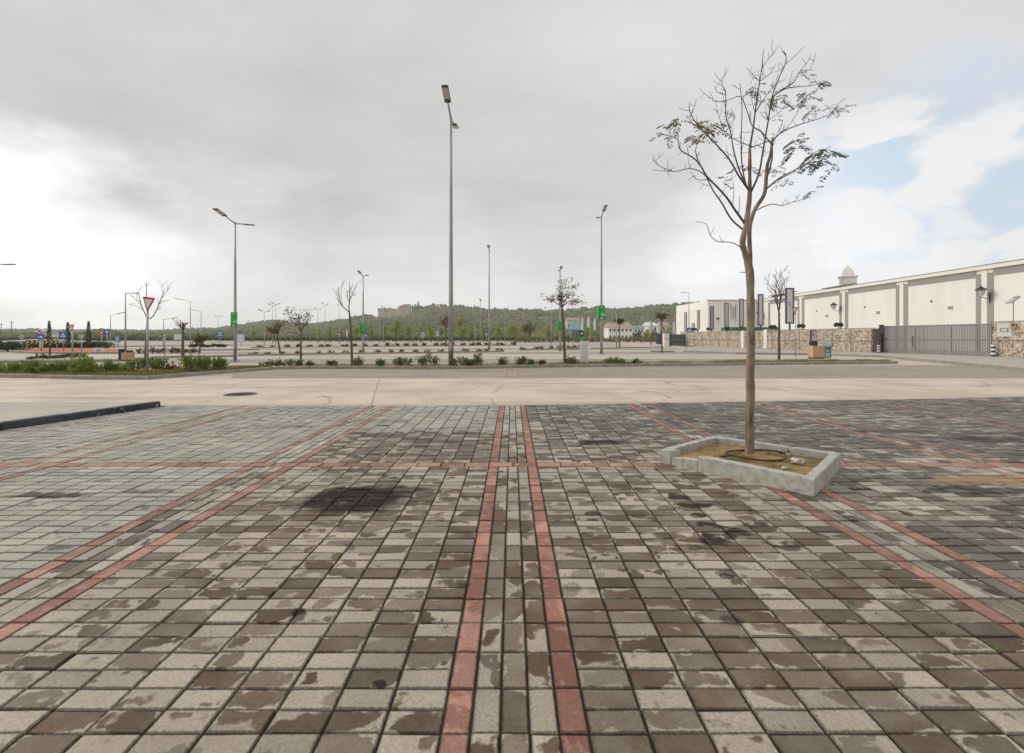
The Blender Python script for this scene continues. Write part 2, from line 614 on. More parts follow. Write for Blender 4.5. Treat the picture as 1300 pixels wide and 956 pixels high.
def paving():
    tiles = []
    y_red0, y_red1 = 4.83, 4.985
    rows = []
    y = y_red0
    while y > -2.6:
        rows.append((y - VY, y))
        y -= VY
    y = y_red1
    while y < 12.6:
        rows.append((y, y + VY))
        y += VY
    for k in range(-4, 8):
        xc = .01 + k * PER
        for (ya, yb) in rows:                      # the bay to the right of this pair of lines
            for j in range(10):
                xa = xc + 2.5 * UX + j * 2 * UX
                tiles.append((xa, xa + 2 * UX, ya, yb, 0))
        for j in range(5):                          # the five narrow columns: red, three grey, red
            xa = xc - 2.5 * UX + j * UX
            yy = y_red0
            while yy > -2.6:
                tiles.append((xa, xa + UX, yy - 2 * VY, yy, 1 if j in (0, 4) else 0))
                yy -= 2 * VY
            yy = y_red1
            while yy < 12.6:
                tiles.append((xa, xa + UX, yy, yy + 2 * VY, 1 if j in (0, 4) else 0))
                yy += 2 * VY
        x = xc - 2.5 * UX
        while x < xc - 2.5 * UX + PER - 1e-4:
            tiles.append((x, x + 2.5 * UX, y_red0, y_red1, 1))
            x += 2.5 * UX
    V, Fc, A, UV = [], [], [], []
    r2 = random.Random(3)
    gap, bev, dz = .0034, .0042, .006
    o = 0
    for (xa, xb, ya, yb, red) in tiles:
        xm = (xa + xb) / 2
        e = edge_y(xm)
        if ya > e - .03:
            continue
        yb = min(yb, e)
        kx = kerb_x((ya + yb) / 2) + .03
        if xb < kx + .03:
            continue
        xa = max(xa, kx)
        if xa > 16:
            continue
        j = [r2.uniform(-.0012, .0012) for _ in range(4)]
        x0, x1, y0, y1 = xa + gap * 1.25 + j[0], xb - gap * 1.25 + j[1], ya + gap * .85 + j[2], yb - gap * .85 + j[3]
        zt = r2.gauss(0, .0017) - (.004 if r2.random() < .04 else 0)
        tx, ty = r2.gauss(0, .009), r2.gauss(0, .009)
        for (ins, z) in ((0, -.016), (0, -dz), (bev, 0)):
            for (px, py) in ((x0 + ins, y0 + ins), (x1 - ins, y0 + ins), (x1 - ins, y1 - ins), (x0 + ins, y1 - ins)):
                UV.append(((px - x0) , (x1 - px), (py - y0), (y1 - py)))
                V.append((px, py, z + zt + tx * (px - xm) + ty * (py - (y0 + y1) / 2)))
        for r in (0, 4):
            for q in range(4):
                Fc.append((o + r + q, o + r + (q + 1) % 4, o + r + 4 + (q + 1) % 4, o + r + 4 + q))
        Fc.append((o + 8, o + 9, o + 10, o + 11))
        o += 12
        w, cool = wetness(xm, (y0 + y1) / 2)
        A.append((r2.random(), r2.random(), red, min(1, max(0, w + r2.gauss(0, .10 + .17 * min(1, w * 1.8)))), cool))
    me = bpy.data.meshes.new('pavement')
    me.from_pydata(V, [], Fc)
    A = np.array(A, dtype=np.float32)
    for i, nm in enumerate(('rnd', 'rnd2', 'red', 'wet', 'cool')):
        at = me.attributes.new(nm, 'FLOAT', 'POINT')
        at.data.foreach_set('value', np.repeat(A[:, i], 12))
    UV = np.array(UV, dtype=np.float32)
    for i, nm in enumerate(('ea', 'eb', 'ec', 'ed')):
        at = me.attributes.new(nm, 'FLOAT', 'POINT')
        at.data.foreach_set('value', UV[:, i].copy())
    ob = bpy.data.objects.new('pavement', me)
    COL.objects.link(ob)
    struct(ob)
    # material
    m, nt, b = newmat('block_pavers')
    pos = nt.node('ShaderNodeNewGeometry').outputs['Position']
    rnd, rn2, red, wet, cool = (nt.attr(a) for a in ('rnd', 'rnd2', 'red', 'wet', 'cool'))
    off = nt.comb(nt.m('MULTIPLY', rnd, 37.0), nt.m('MULTIPLY', rn2, 53.0), 0.0)
    tp = nt.v('ADD', pos, off)
    n1 = nt.noise(tp, 5.2, 1.6, .45, .35)
    n1b = nt.noise(tp, 22, 2, .5)
    edge = nt.m('MINIMUM', nt.m('MINIMUM', nt.attr('ea'), nt.attr('eb')), nt.m('MINIMUM', nt.attr('ec'), nt.attr('ed')))   # metres to the paver's edge
    edgew = nt.m('ADD', edge, nt.m('MULTIPLY_ADD', n1b, .03, -.015))
    nn = nt.m('ADD', nt.m('MULTIPLY', n1, .86), nt.m('MULTIPLY', n1b, .14))
    nn = nt.m('ADD', nn, nt.ss(edgew, .0, .024, -.055, .03))
    thr = nt.m('MULTIPLY_ADD', wet, -.42, .725)            # lower threshold = more of it damp
    soft = nt.m('MULTIPLY_ADD', nt.noise(pos, 2.3, 2), .09, -.018)
    soft = nt.m('MAXIMUM', soft, .012)
    damp = nt.ss(nt.m('ADD', nn, nt.m('MULTIPLY_ADD', nt.noise(pos, 48, 3, .6), .07, -.035)), nt.m('SUBTRACT', thr, soft), nt.m('ADD', thr, soft))
    rim = nt.m('MULTIPLY', nt.ss(nn, nt.m('SUBTRACT', thr, .09), nt.m('SUBTRACT', thr, .015)), nt.m('SUBTRACT', 1.0, damp))
    dry = nt.mix(cool, (.365, .31, .243), (.365, .352, .305))
    dry = nt.v('SCALE', dry, nt.m('MULTIPLY_ADD', rn2, .34, .80))
    dry = nt.mix(nt.m('MULTIPLY', rim, .14), dry, (.45, .40, .33))
    wcol = nt.mix(nt.ss(cool, .15, .6), (.096, .060, .034), (.076, .063, .049))
    wcol = nt.mix(nt.ss(nt.noise(tp, 3.0, 3), .4, .66, 0, .6), wcol, nt.v('SCALE', dry, .52))
    damp = nt.m('MULTIPLY', damp, nt.ss(nt.m('FRACT', nt.m('MULTIPLY_ADD', rnd, 7.3, rn2)), 0.0, .6, .62, 1.0))
    wcol = nt.v('SCALE', wcol, nt.m('MULTIPLY_ADD', rnd, .55, .78))
    grey = nt.mix(damp, dry, wcol)
    rcol = nt.mix(nt.m('MULTIPLY', damp, .7), nt.mix(rn2, (.41, .222, .165), (.325, .155, .11)), (.20, .080, .054))
    rcol = nt.mix(nt.m('MULTIPLY', nt.m('MULTIPLY', cool, nt.m('SUBTRACT', 1.0, wet)), .45), rcol, (.27, .205, .165))
    rcol = nt.v('SCALE', rcol, nt.m('MULTIPLY_ADD', nt.m('FRACT', nt.m('MULTIPLY', rnd, 13.7)), .45, .75))
    rcol = nt.mix(nt.ss(nt.noise(tp, 12, 4, .65), .52, .66, 0, .45), rcol, (.46, .31, .26))
    c = nt.mix(red, grey, rcol)
    # grit and grime
    sp = nt.noise(pos, 260, 2, .6)
    c = nt.v('SCALE', c, nt.m('MULTIPLY_ADD', sp, .5, .75))
    mid = nt.noise(pos, 70, 4, .7)
    c = nt.v('SCALE', c, nt.ss(mid, .3, .7, .80, 1.14))
    grime = nt.ss(nt.m('ADD', edge, nt.m('MULTIPLY_ADD', mid, .02, -.01)), .0, .011, .5, 1.0)
    c = nt.v('SCALE', c, grime)
    big = nt.noise(pos, 1.1, 4, .6)
    c = nt.v('SCALE', c, nt.ss(big, .3, .7, .84, 1.12))
    spots = nt.ss(nt.noise(pos, 17, 1.5, .5), .755, .775)
    c = nt.mix(nt.m('MULTIPLY', spots, .75), c, (.05, .042, .036))
    drips = nt.ss(nt.noise(nt.v('ADD', pos, (40, 3, 0)), 5.2, 2, .5), .69, .71)
    c = nt.mix(nt.m('MULTIPLY', drips, .45), c, (.075, .065, .055))
    # oil stains, each with a centre, half sizes and strength
    st = [(-1.33, 3.85, .46, .34, 1.0), (-1.0, 4.1, .30, .10, .8), (-1.75, 3.75, .22, .10, .5), (-3.95, 3.95, .36, .10, .85), (-4.35, 3.62, .30, .08, .85), (-3.2, 4.05, .30, .05, .5),
          (1.13, 5.95, .30, .12, .95), (.75, 5.85, .25, .05, .6), (1.40, 3.92, .10, .09, .95), (1.45, 3.72, .17, .07, .95), (1.42, 3.52, .07, .05, .9), (1.42, 3.30, .11, .06, .95),
          (1.33, 3.1, .13, .09, .95), (1.55, 3.18, .11, .07, .9), (1.75, 3.02, .13, .05, .8), (1.22, 2.93, .10, .05, .85), (1.75, 3.35, .12, .05, .75), (.62, 3.55, .07, .05, .85), (.60, 3.42, .05, .03, .85), (.55, 3.86, .06, .03, .7),
          (1.22, 2.62, .05, .035, .95), (.40, 3.75, .05, .04, .6), (1.05, 3.85, .05, .04, .6), (1.85, 3.55, .12, .05, .6),
          (4.1, 4.05, .55, .10, .7), (4.55, 3.78, .42, .12, .92), (4.9, 3.95, .4, .10, .8), (5.2, 3.55, .3, .08, .7), (6.3, 6.1, .5, .2, .7), (5.5, 6.6, .7, .1, .5), (7.4, 6.4, .5, .1, .5),
          (-.52, 1.8, .03, .025, .9), (-1.05, 2.28, .04, .03, .8), (-.26, 2.52, .04, .02, .6), (.33, 2.5, .05, .05, .4), (1.05, 2.2, .06, .05, .6), (2.55, 2.45, .05, .04, .7), (-.28, 1.93, .015, .015, .8)]
    tn = nt.node('ShaderNodeTexNoise')
    nt.put(tn.inputs['Vector'], pos)
    tn.inputs['Scale'].default_value = 6.0
    tn.inputs['Detail'].default_value = 4
    wobv = nt.v('SCALE', nt.v('SUBTRACT', tn.outputs['Color'], (.5, .5, .5)), .30)
    pw = nt.v('ADD', pos, wobv)
    oil = None
    for (sx, sy, rx, ry, k) in st:
        q = nt.v('MULTIPLY', nt.v('SUBTRACT', pw if rx > .08 else nt.v('ADD', pos, nt.v('SCALE', wobv, .25)), (sx, sy, 0)), (1 / rx, 1 / ry, 0))
        ln = nt.v('LENGTH', q)
        a = nt.m('MULTIPLY', nt.ss(ln, .72, 1.12, 1.0, 0.0), k)
        oil = a if oil is None else nt.m('MAXIMUM', oil, a)
    oil = nt.m('MULTIPLY', oil, nt.ss(nt.noise(tp, 9, 2), .22, .42, .6, 1.0))
    oil = nt.m('MULTIPLY', oil, nt.ss(nt.noise(pos, 30, 3), .25, .5, .86, 1.0))
    c = nt.mix(nt.m('MULTIPLY', oil, .93), c, (.019, .0175, .017))
    q = nt.v('LENGTH', nt.v('MULTIPLY', nt.v('SUBTRACT', pw, (4.45, 4.38, 0)), (1 / .55, 1 / .16, 0)))
    c = nt.mix(nt.ss(q, .7, 1.1, .65, 0), c, (.36, .20, .085))
    # moss in the joints' edges
    c = nt.mix(nt.m('MULTIPLY', nt.ss(nt.noise(pos, 3.1, 3), .62, .72), .22), c, (.085, .085, .03))
    nt.put(b.inputs['Base Color'], c)
    rg = nt.m('SUBTRACT', .82, nt.m('MULTIPLY', damp, .27))
    nt.put(b.inputs['Roughness'], rg)
    nt.put(b.inputs['Specular IOR Level'], nt.m('MULTIPLY_ADD', oil, -.22, .25))
    hgt = nt.m('ADD', nt.m('MULTIPLY', sp, .7), nt.m('MULTIPLY', n1b, .5))
    bump(nt, b, hgt, .6, .005)
    me.materials.append(m)


paving()


def sheet(name, pts, z, mat):
    mb = MB()
    n = len(pts)
    mb.add([(p[0], p[1], z) for p in pts], [tuple(range(n))])
    o = mb.build(name, mat)
    struct(o)
    return o


def strip_sheet(name, front, back, z, mat):
    """front and back polylines with equal point counts, left to right"""
    mb = MB()
    n = len(front)
    mb.add([(p[0], p[1], z) for p in front] + [(p[0], p[1], z) for p in back], [(i, i + 1, n + i + 1, n + i) for i in range(n - 1)])
    return struct(mb.build(name, mat))


xs = [e[0] for e in EDGE]
strip_sheet('joint_sand', [(x, -3.0) for x in xs], [(x, edge_y(x) - .004) for x in xs], -.0105, M['sand'])
strip_sheet('road', [(x, edge_y(x)) for x in [-60] + xs[:-1] + [40]], [(x, 15.3) for x in [-60] + xs[:-1] + [40]], -.006, M['concrete'])
sheet('parking_bay_pavement', [(-9.3, 15.3), (45, 15.3), (45, 24), (-12, 20.4)], -.004, M['bay'])
# red pair in the far bays
for x in (-.2, .24):
    sheet('road_marking', [(x - .05, 15.32), (x + .05, 15.32), (x + .05, 20.2), (x - .05, 20.2)], .001, simple('red_paver_line', (.33, .20, .16), .8, 0, .1, 8))
sheet('ground', [(-2100, -200), (2100, -200), (2100, 1900), (-2100, 1900)], -.06, M['earth'])
sheet('car_park_ground', [(-260, 15.3), (90, 15.3), (90, 210), (-260, 210)], -.02, M['lot'])
# grey bays alternating with the pale lanes of the far car park
for (y0, y1) in ((24.5, 29), (38, 43), (50, 56), (72, 78), (84, 92), (110, 118), (126, 136)):
    sheet('parking_bay_pavement', [(-120, y0), (19, y0), (19, y1), (-120, y1)], -.014, M['lotgrey'])


# raised pavement behind the black kerb at the left
def kerb_run(name, pts, w, h, mat, seg=1.0, z0=-.05, gapw=.006):
    """a run of separate kerb stones with chamfered tops, along a polyline, body to its left"""
    mb = MB()
    for a, b in zip(pts[:-1], pts[1:]):
        a, b = Vector(a[:2]), Vector(b[:2])
        L = (b - a).length
        n = max(1, round(L / seg))
        ang = math.atan2((b - a).y, (b - a).x)
        for i in range(n):
            c = a + (b - a) * ((i + .5) / n)
            hh = h + rng.uniform(-.004, .004)
            mb.box((c.x, c.y, (hh + z0) / 2), (L / n - gapw, w, hh - z0), ang + rng.uniform(-.003, .003), .012)
    return struct(mb.build(name, mat))


kp = [(kerb_x(y), y) for y in (-2.0, 2.0, 4.5, 6.73, 9.0)]
kerb_run('kerb', [(p[0] - .06, p[1]) for p in kp], .12, .11, M['blackkerb'], .9)
struct(MB().prism([(kp[0][0] - .125, -2), (kp[-1][0] - .125, 8.97), (-30, 9.0), (-30, -2)], -.05, .092).build('side_pavement', M['walk']))

# planted kerb strips
FR = [(345, 469.2), (400, 468.2), (572, 468.6), (700, 466.4), (820, 464.9), (960, 463.2), (1110, 461.7), (1140, 461.4)]
fr = [G(*p) for p in FR]
bk = [p + Vector((0, 1.7, 0)) for p in fr]
strip_sheet('planting_ground', [p + Vector((0, .12, 0)) for p in fr], bk, .085, M['soil'])
kerb_run('kerb', [p + Vector((0, .06, 0)) for p in fr], .12, .12, M['kerb'], 1.0)
kerb_run('kerb', [p + Vector((0, .06, 0)) for p in bk], .12, .12, M['kerb'], 1.0)
IF = [(-160, 476.5), (0, 478.6), (110, 481.6), (188, 481.9), (206, 480), (270, 474.5), (345, 469.2)]
IB = [(-160, 468.5), (0, 468.5), (100, 469), (180, 469), (230, 468.2), (290, 466.3), (345, 465.6)]
i_f = [G(*p) for p in IF]
i_b = [G(*p) for p in IB]
strip_sheet('planting_ground', [p + Vector((0, .1, 0)) for p in i_f], i_b, .087, M['soil'])
kerb_run('kerb', [p + Vector((0, .06, 0)) for p in i_f], .13, .11, M['kerb'], 1.0)


def grass_strip(front, back, n, name, hmin, hmax, mat, dens=None):
    mb = MB()
    r = random.Random(len(front) * 31 + n)
    segs = [(i, (front[i + 1] - front[i]).length) for i in range(len(front) - 1)]
    tot = sum(s[1] for s in segs)
    for _ in range(n):
        t = r.random() * tot
        for i, L in segs:
            if t <= L:
                break
            t -= L
        u = t / L
        v = r.random()
        a = front[i].lerp(front[i + 1], u)
        b = back[i].lerp(back[i + 1], u)
        p = a.lerp(b, v)
        k = mnoise.noise(Vector((p.x * .8, p.y * 1.5, 2.2)))
        if k < (dens if dens is not None else -.15):
            continue
        p.z = .08
        hgt = r.uniform(hmin, hmax) * (1 + k)
        d = Vector((r.uniform(-.5, .5), r.uniform(-.5, .5), 1))
        mb.leaf(p, d, Vector((r.uniform(-1, 1), r.uniform(-1, 1), 0)), hgt, .022)
    o = mb.build(name, mat)
    o['kind'] = 'stuff'
    return o


def inset(a, b, s):
    return [p + (q - p).normalized() * s for p, q in zip(a, b)]


grass_strip(inset(i_f, i_b, .2), [a.lerp(b, .5) for a, b in zip(i_f, i_b)], 26000, 'grass', .03, .11, M['grass'], -.35)
grass_strip(inset(fr[3:], bk[3:], .2), inset(bk[3:], fr[3:], .1), 9000, 'grass', .04, .12, M['grass'], -.05)
grass_strip(inset(fr, bk, .2), inset(bk, fr, .1), 2500, 'grass', .03, .08, M['grass'], .1)

# yellowish grass on the planter soil
mbg = MB()
r_ = random.Random(9)
for _ in range(520):
    gx, gy = r_.gauss(2.5, .36), r_.gauss(4.85, .36)
    if abs(gx - 2.5) / .78 + abs(gy - 4.82) / .74 > .92 or mnoise.noise(Vector((gx * 4, gy * 4, 1))) < -.05:
        continue
    for q in range(4):
        mbg.leaf(Vector((gx + r_.gauss(0, .012), gy + r_.gauss(0, .012), .07)), Vector((r_.uniform(-.8, .8), r_.uniform(-.8, .8), .8)), Vector((r_.uniform(-1, 1), r_.uniform(-1, 1), 0)), r_.uniform(.02, .055), .006)
mbg.build('grass', M['grass'])['kind'] = 'stuff'

# weeds in the paver joints at the right
mbw = MB()
r_ = random.Random(5)
for (wx, wy) in [(1.72, 2.36), (1.78, 2.26), (1.95, 2.12), (2.1, 2.02), (2.28, 1.98), (2.33, 1.93), (2.42, 1.99), (1.62, 2.62), (2.62, 2.05), (2.9, 2.3), (-.31, 2.15), (-.33, 2.2), (2.05, 2.5), (2.2, 2.72), (2.3, 2.0), (1.85, 2.18)]:
    for _ in range(9):
        mbw.leaf(Vector((wx + r_.gauss(0, .012), wy + r_.gauss(0, .006), -.004)), Vector((r_.uniform(-1, 1), r_.uniform(-1, 1), .8)), Vector((0, 0, 1)), r_.uniform(.008, .022), .007)
mbw.build('weeds', M['weed'])['kind'] = 'stuff'

# ------------------------------------------------------------------ tree planter
def planter():
    L, N_, Rr, B = Vector((1.60, 4.98)), Vector((2.56, 3.92)), Vector((3.41, 4.80)), Vector((2.45, 5.66))
    cen = (L + N_ + Rr + B) / 4
    t = thing('tree_planter', 'low diamond shaped concrete kerb planter around the large bare tree', 'planter', (cen.x, cen.y, 0))
    w, h = .082, .15

    O = [p - cen for p in (L, N_, Rr, B)]

    def inner(i):                                     # mitred inside corner
        p, a, c = O[i], O[i - 1], O[(i + 1) % 4]
        d1, d2 = (a - p).normalized(), (c - p).normalized()
        bis = (d1 + d2).normalized()
        return p + bis * (w / max(.2, abs(bis.x * d1.y - bis.y * d1.x)))
    I = [inner(i) for i in range(4)]
    rs = random.Random(2)

    def stone(side, f0, f1, ha, hb):
        j = (side + 1) % 4
        g = .0042 / (O[j] - O[side]).length
        a0, a1 = f0 + (g if f0 > 0 else .0006), f1 - (g if f1 < 1 else .0006)
        mb = MB()
        nst = 10
        for k in range(nst + 1):
            f = a0 + (a1 - a0) * k / nst
            o_, i_ = O[side].lerp(O[j], f), I[side].lerp(I[j], f)
            hh = ha + (hb - ha) * k / nst
            end = .006 if k in (0, nst) else 0
            for (u, z) in ((0, -.02), (0, hh - .012), (.04, hh - .004), (.13, hh), (.93, hh), (1, hh - .007), (1, -.02)):
                q = o_.lerp(i_, u)
                n_ = rs.uniform(-.0005, .0005)
                mb.v.append((q.x + n_, q.y + n_, z - (end if z > 0 else 0) + (rs.uniform(-.0005, .0005) if z > 0 else 0)))
        for k in range(nst):
            for q in range(6):
                mb.f.append((k * 7 + q, k * 7 + q + 1, k * 7 + 8 + q, k * 7 + 7 + q))
        mb.f.append(tuple(range(7)))
        mb.f.append(tuple(range(nst * 7 + 6, nst * 7 - 1, -1)))
        mb.build('kerb_stone', M['planter'], t)
    stone(0, 0, .075, h, h)
    stone(0, .085, .285, .088, .112)
    stone(0, .285, 1, h, h)
    stone(1, 0, .40, h, h)
    stone(1, .40, 1, h - .003, h)
    stone(2, 0, .33, h, h)
    stone(2, .33, 1, h + .002, h)
    stone(3, 0, 1, h, h)
    mb = MB()
    n = 26
    P = [p - cen for p in (L, N_, Rr, B)]
    vs, fs = [], []
    for i in range(n + 1):
        for j in range(n + 1):
            u, v = i / n, j / n
            p = (P[0] * (1 - u) + P[1] * u) * (1 - v) + (P[3] * (1 - u) + P[2] * u) * v
            p = p * .90
            z = .078 + .024 * mnoise.noise(Vector((p.x * 3, p.y * 3, 0))) + .012 * mnoise.noise(Vector((p.x * 11, p.y * 11, 4)))
            vs.append((p.x, p.y, z))
    for i in range(n):
        for j in range(n):
            a = i * (n + 1) + j
            fs.append((a, a + n + 1, a + n + 2, a + 1))
    mb.add(vs, fs)
    mb.build('soil', M['soil'], t, smooth=True)
    # drip hose ring
    tc = Vector((2.60, 5.0, 0))
    mb = MB()
    pts = []
    for k in range(41):
        a = 2 * math.pi * k / 40
        pts.append((.30 * math.cos(a) * (1 + .05 * math.sin(3 * a)), .22 * math.sin(a) - .08, .104 + .008 * math.sin(2 * a + 1)))
    mb.tube(pts, .011, 6, cap=False)
    mb.tube([(.29, -.02, .102), (.42, .05, .10), (.55, .03, .098)], .011, 6)
    mb.tube([(-.29, -.12, .103), (-.36, -.14, .10), (-.42, -.12, .095)], .011, 6)
    tag(mb.build('irrigation_hose', M['hose'], loc=tc, smooth=True), 'thin brown irrigation hose looped on the soil around the large tree', 'hose')
    # pale stones lying on the soil
    spec = [((2.87, 4.66), .05, 'largest pale stone on the planter soil, right of the hose loop'),
            ((2.93, 4.95), .028, 'small cream stone behind the largest stone in the tree planter'),
            ((2.62, 4.45), .03, 'small pale stone near the front kerb of the tree planter'),
            ((2.98, 4.42), .028, 'flat pale stone in the near corner of the tree planter soil'),
            ((3.08, 4.52), .026, 'small chalky stone by the right kerb of the tree planter'),
            ((2.80, 5.25), .03, 'small pale stone near the back kerb of the tree planter')]
    for i, ((x, y), s, lab) in enumerate(spec):
        mb = ico(1, s, 5 + i, .35, (1.2, .8, .62))
        tag(mb.build('stone', M['pebble'], loc=(x, y, .085 + s * .35)), lab, 'stone', 'stones in the tree planter')
    return t


def ico(sub, rad, seed, jit=.25, sc=(1, 1, 1)):
    bm = bmesh.new()
    bmesh.ops.create_icosphere(bm, subdivisions=sub + 1, radius=1)
    r = random.Random(seed)
    mb = MB()
    bm.verts.ensure_lookup_table()
    mb.v = [tuple(Vector((v.co.x * sc[0], v.co.y * sc[1], v.co.z * sc[2])) * rad * (1 + r.uniform(-jit, jit))) for v in bm.verts]
    mb.f = [tuple(v.index for v in f.verts) for f in bm.faces]
    bm.free()
    return mb


planter()

# ------------------------------------------------------------------ the large tree (branches traced, each at its own depth)
TD = 5.02
K8 = 3.415


def z8(x, y):
    return 820 + x / K8, 50 + y / K8


def at(px, py, dy, base):
    d = TD + dy
    return Vector(((px - CX) * d / F, d, H + (CY - py) * d / F)) - base


def smooth_path(pts, n=4):
    out = []
    P = [pts[0]] + pts + [pts[-1]]
    for i in range(1, len(P) - 2):
        for k in range(n):
            t = k / n
            a, b, c, d = P[i - 1], P[i], P[i + 1], P[i + 2]
            out.append(.5 * ((2 * b) + (c - a) * t + (2 * a - 5 * b + 4 * c - d) * t * t + (3 * b - a - 3 * c + d) * t ** 3))
    out.append(pts[-1])
    return out


def frond(mb, p, d, ln, r, n=9):
    d = d.normalized()
    side = d.cross(Vector((0, 0, 1)))
    if side.length < .1:
        side = Vector((1, 0, 0))
    side.normalize()
    q = p.copy()
    step = ln / n
    prev = q.copy()
    for i in range(n):
        d = (d + Vector((0, 0, -.09)) + Vector((r.gauss(0, .04), r.gauss(0, .04), 0))).normalized()
        q = q + d * step
        for s in (-1, 1):
            if r.random() < .12:
                continue
            ld = (side * s + d * .55 + Vector((0, 0, r.uniform(-.55, .1)))).normalized()
            mb.leaf(q, ld, Vector((r.uniform(-.6, .6), r.uniform(-.6, .6), 1)), ln * .30 * (1.15 - .8 * abs(i / n - .4)), ln * .10)
    mb.leaf(q, d, Vector((0, 0, 1)), ln * .2, ln * .07)


def big_tree():
    base = Vector((2.588, TD, 0))
    t = thing('bare_tree', 'large nearly bare young tree with few feathery leaves standing in diamond planter', 'tree', base)
    r = random.Random(11)
    tr = MB()
    tp = [(952.5, 592), (951.8, 575), (951.6, 540), (952.6, 500), (952.6, 460), (953.6, 420), (953, 385), (952.3, 352), (950, 335), (945.5, 321), (942.8, 310), (943.8, 300), (947.4, 284.7), (949, 270.6), (950.8, 255), (952, 242), (952, 223), (952, 205), (951.8, 187.6)]
    rad = [.062, .052, .047, .045, .044, .0435, .043, .044, .041, .034, .031, .031, .029, .027, .026, .024, .020, .018, .0165]
    rad = [q * .93 for q in rad]
    P = smooth_path([at(x, y, .04 * math.sin(i), base) for i, (x, y) in enumerate(tp)])
    RR = np.interp(np.linspace(0, 1, len(P)), np.linspace(0, 1, len(rad)), rad)
    nv = len(tr.v)
    tr.tube(P, [q * (1 + .09 * mnoise.noise(Vector((i * .9, 0, 0)))) for i, q in enumerate(RR)], 14)
    for i in range(nv, len(tr.v)):
        v = Vector(tr.v[i])
        k = .006 * mnoise.noise(Vector((v.x * 30, v.y * 30, v.z * 6)))
        tr.v[i] = (v.x + k, v.y - k, v.z)
    sp = [(952.4, 345), (952.4, 330), (951.6, 312), (951.2, 298), (952.2, 285), (957, 269), (962, 260), (969.4, 248.6), (971.9, 237.6), (972.7, 222), (974, 210), (978, 196), (981, 175)]
    P2 = smooth_path([at(x, y, .03 + .03 * i, base) for i, (x, y) in enumerate(sp)])
    R2 = np.interp(np.linspace(0, 1, len(P2)), [0, .1, .4, .7, 1], [.022, .024, .022, .02, .014])
    tr.tube(P2, list(R2), 9)
    tr.build('trunk', M['barkpale'], t, smooth=True)
    lim, lv, lo = MB(), MB(), MB()
    cent = list(P) + list(P2)
    BR = [  # z8 polyline, start radius, end radius, start/end depth offset, twig density
        ([(415, 805), (385, 740), (355, 690), (310, 640), (265, 595), (235, 545), (200, 510), (150, 480), (135, 435), (100, 420), (45, 405)], .019, .004, 0, -.55, 1),
        ([(410, 830), (370, 780), (330, 710), (290, 655), (265, 600), (235, 575), (190, 560), (120, 572), (60, 550), (28, 520)], .015, .004, 0, .35, 1),
        ([(120, 572), (75, 570), (28, 568)], .006, .003, .28, .3, .5),
        ([(432, 650), (400, 590), (360, 520), (290, 440), (235, 385), (210, 355), (190, 310), (190, 282)], .015, .004, 0, -.7, 1),
        ([(435, 655), (405, 570), (380, 480), (365, 400), (345, 330), (347, 240), (330, 185), (358, 128)], .014, .004, 0, .5, 1),
        ([(440, 640), (420, 560), (413, 450), (416, 300), (408, 190)], .012, .004, 0, -.3, 1),
        ([(450, 470), (465, 380), (478, 290), (490, 210), (500, 130), (510, 45)], .016, .004, 0, .15, 1.2),
        ([(498, 130), (520, 95), (560, 52)], .006, .003, .1, .3, 1),
        ([(465, 665), (490, 580), (510, 470), (530, 350), (545, 250), (580, 160), (608, 90), (598, 50)], .017, .004, 0, -.35, 1.2),
        ([(608, 105), (640, 80), (688, 28)], .005, .0025, -.3, -.5, .4),
        ([(550, 440), (500, 400), (460, 372), (440, 320), (410, 250), (360, 262), (310, 270), (275, 250)], .011, .003, .3, -.1, 1),
        ([(520, 600), (545, 520), (550, 440), (600, 395), (680, 365), (750, 345), (800, 320), (852, 262)], .016, .003, .25, .75, .8),
        ([(525, 650), (580, 600), (640, 570), (700, 535), (750, 490), (800, 465)], .014, .004, .2, -.45, .6),
        ([(580, 605), (640, 578), (700, 560)], .008, .003, .1, .1, .5),
        ([(485, 725), (540, 715), (590, 720), (640, 705), (715, 685)], .009, .003, .05, -.6, .5),
        ([(545, 250), (600, 215), (660, 205), (720, 200), (780, 186)], .009, .003, -.2, .4, .8),
        ([(538, 290), (565, 235), (640, 185), (668, 140), (725, 133)], .009, .003, -.15, -.7, 1),
        ([(405, 908), (372, 880), (312, 876), (280, 850), (262, 800), (215, 790)], .008, .003, 0, -.4, .5),
        ([(475, 320), (515, 255), (560, 200), (610, 170)], .008, .003, .05, .6, 1),
        ([(450, 480), (510, 450), (560, 430), (595, 350)], .008, .003, .02, .5, .8),
        ([(450, 465), (400, 440), (340, 400), (310, 320), (290, 300)], .008, .003, 0, .6, 1),
        ([(495, 185), (460, 150), (435, 122)], .006, .003, .1, -.2, 1),
        ([(500, 170), (540, 145), (562, 108)], .006, .003, .1, .4, 1),
        ([(235, 545), (215, 480), (240, 425)], .006, .003, -.25, -.1, .6),
        ([(270, 600), (225, 610), (210, 590)], .006, .003, -.2, -.5, .5),
        ([(600, 395), (650, 330), (680, 260), (690, 230)], .005, .002, .5, .3, .6),
        ([(400, 780), (405, 720), (405, 680)], .006, .003, .02, -.2, .3),
        ([(380, 700), (380, 640), (370, 600)], .005, .002, .05, .2, .6),
        ([(365, 400), (385, 340), (370, 300)], .006, .003, .3, .5, .6),
        ([(347, 240), (310, 230), (300, 205)], .005, .003, .45, .2, .6),
        ([(510, 470), (480, 460), (470, 480)], .006, .003, -.15, -.4, .4),
        ([(555, 300), (590, 300), (640, 290), (740, 295)], .005, .002, -.2, .5, .5),
    ]
    tips = []
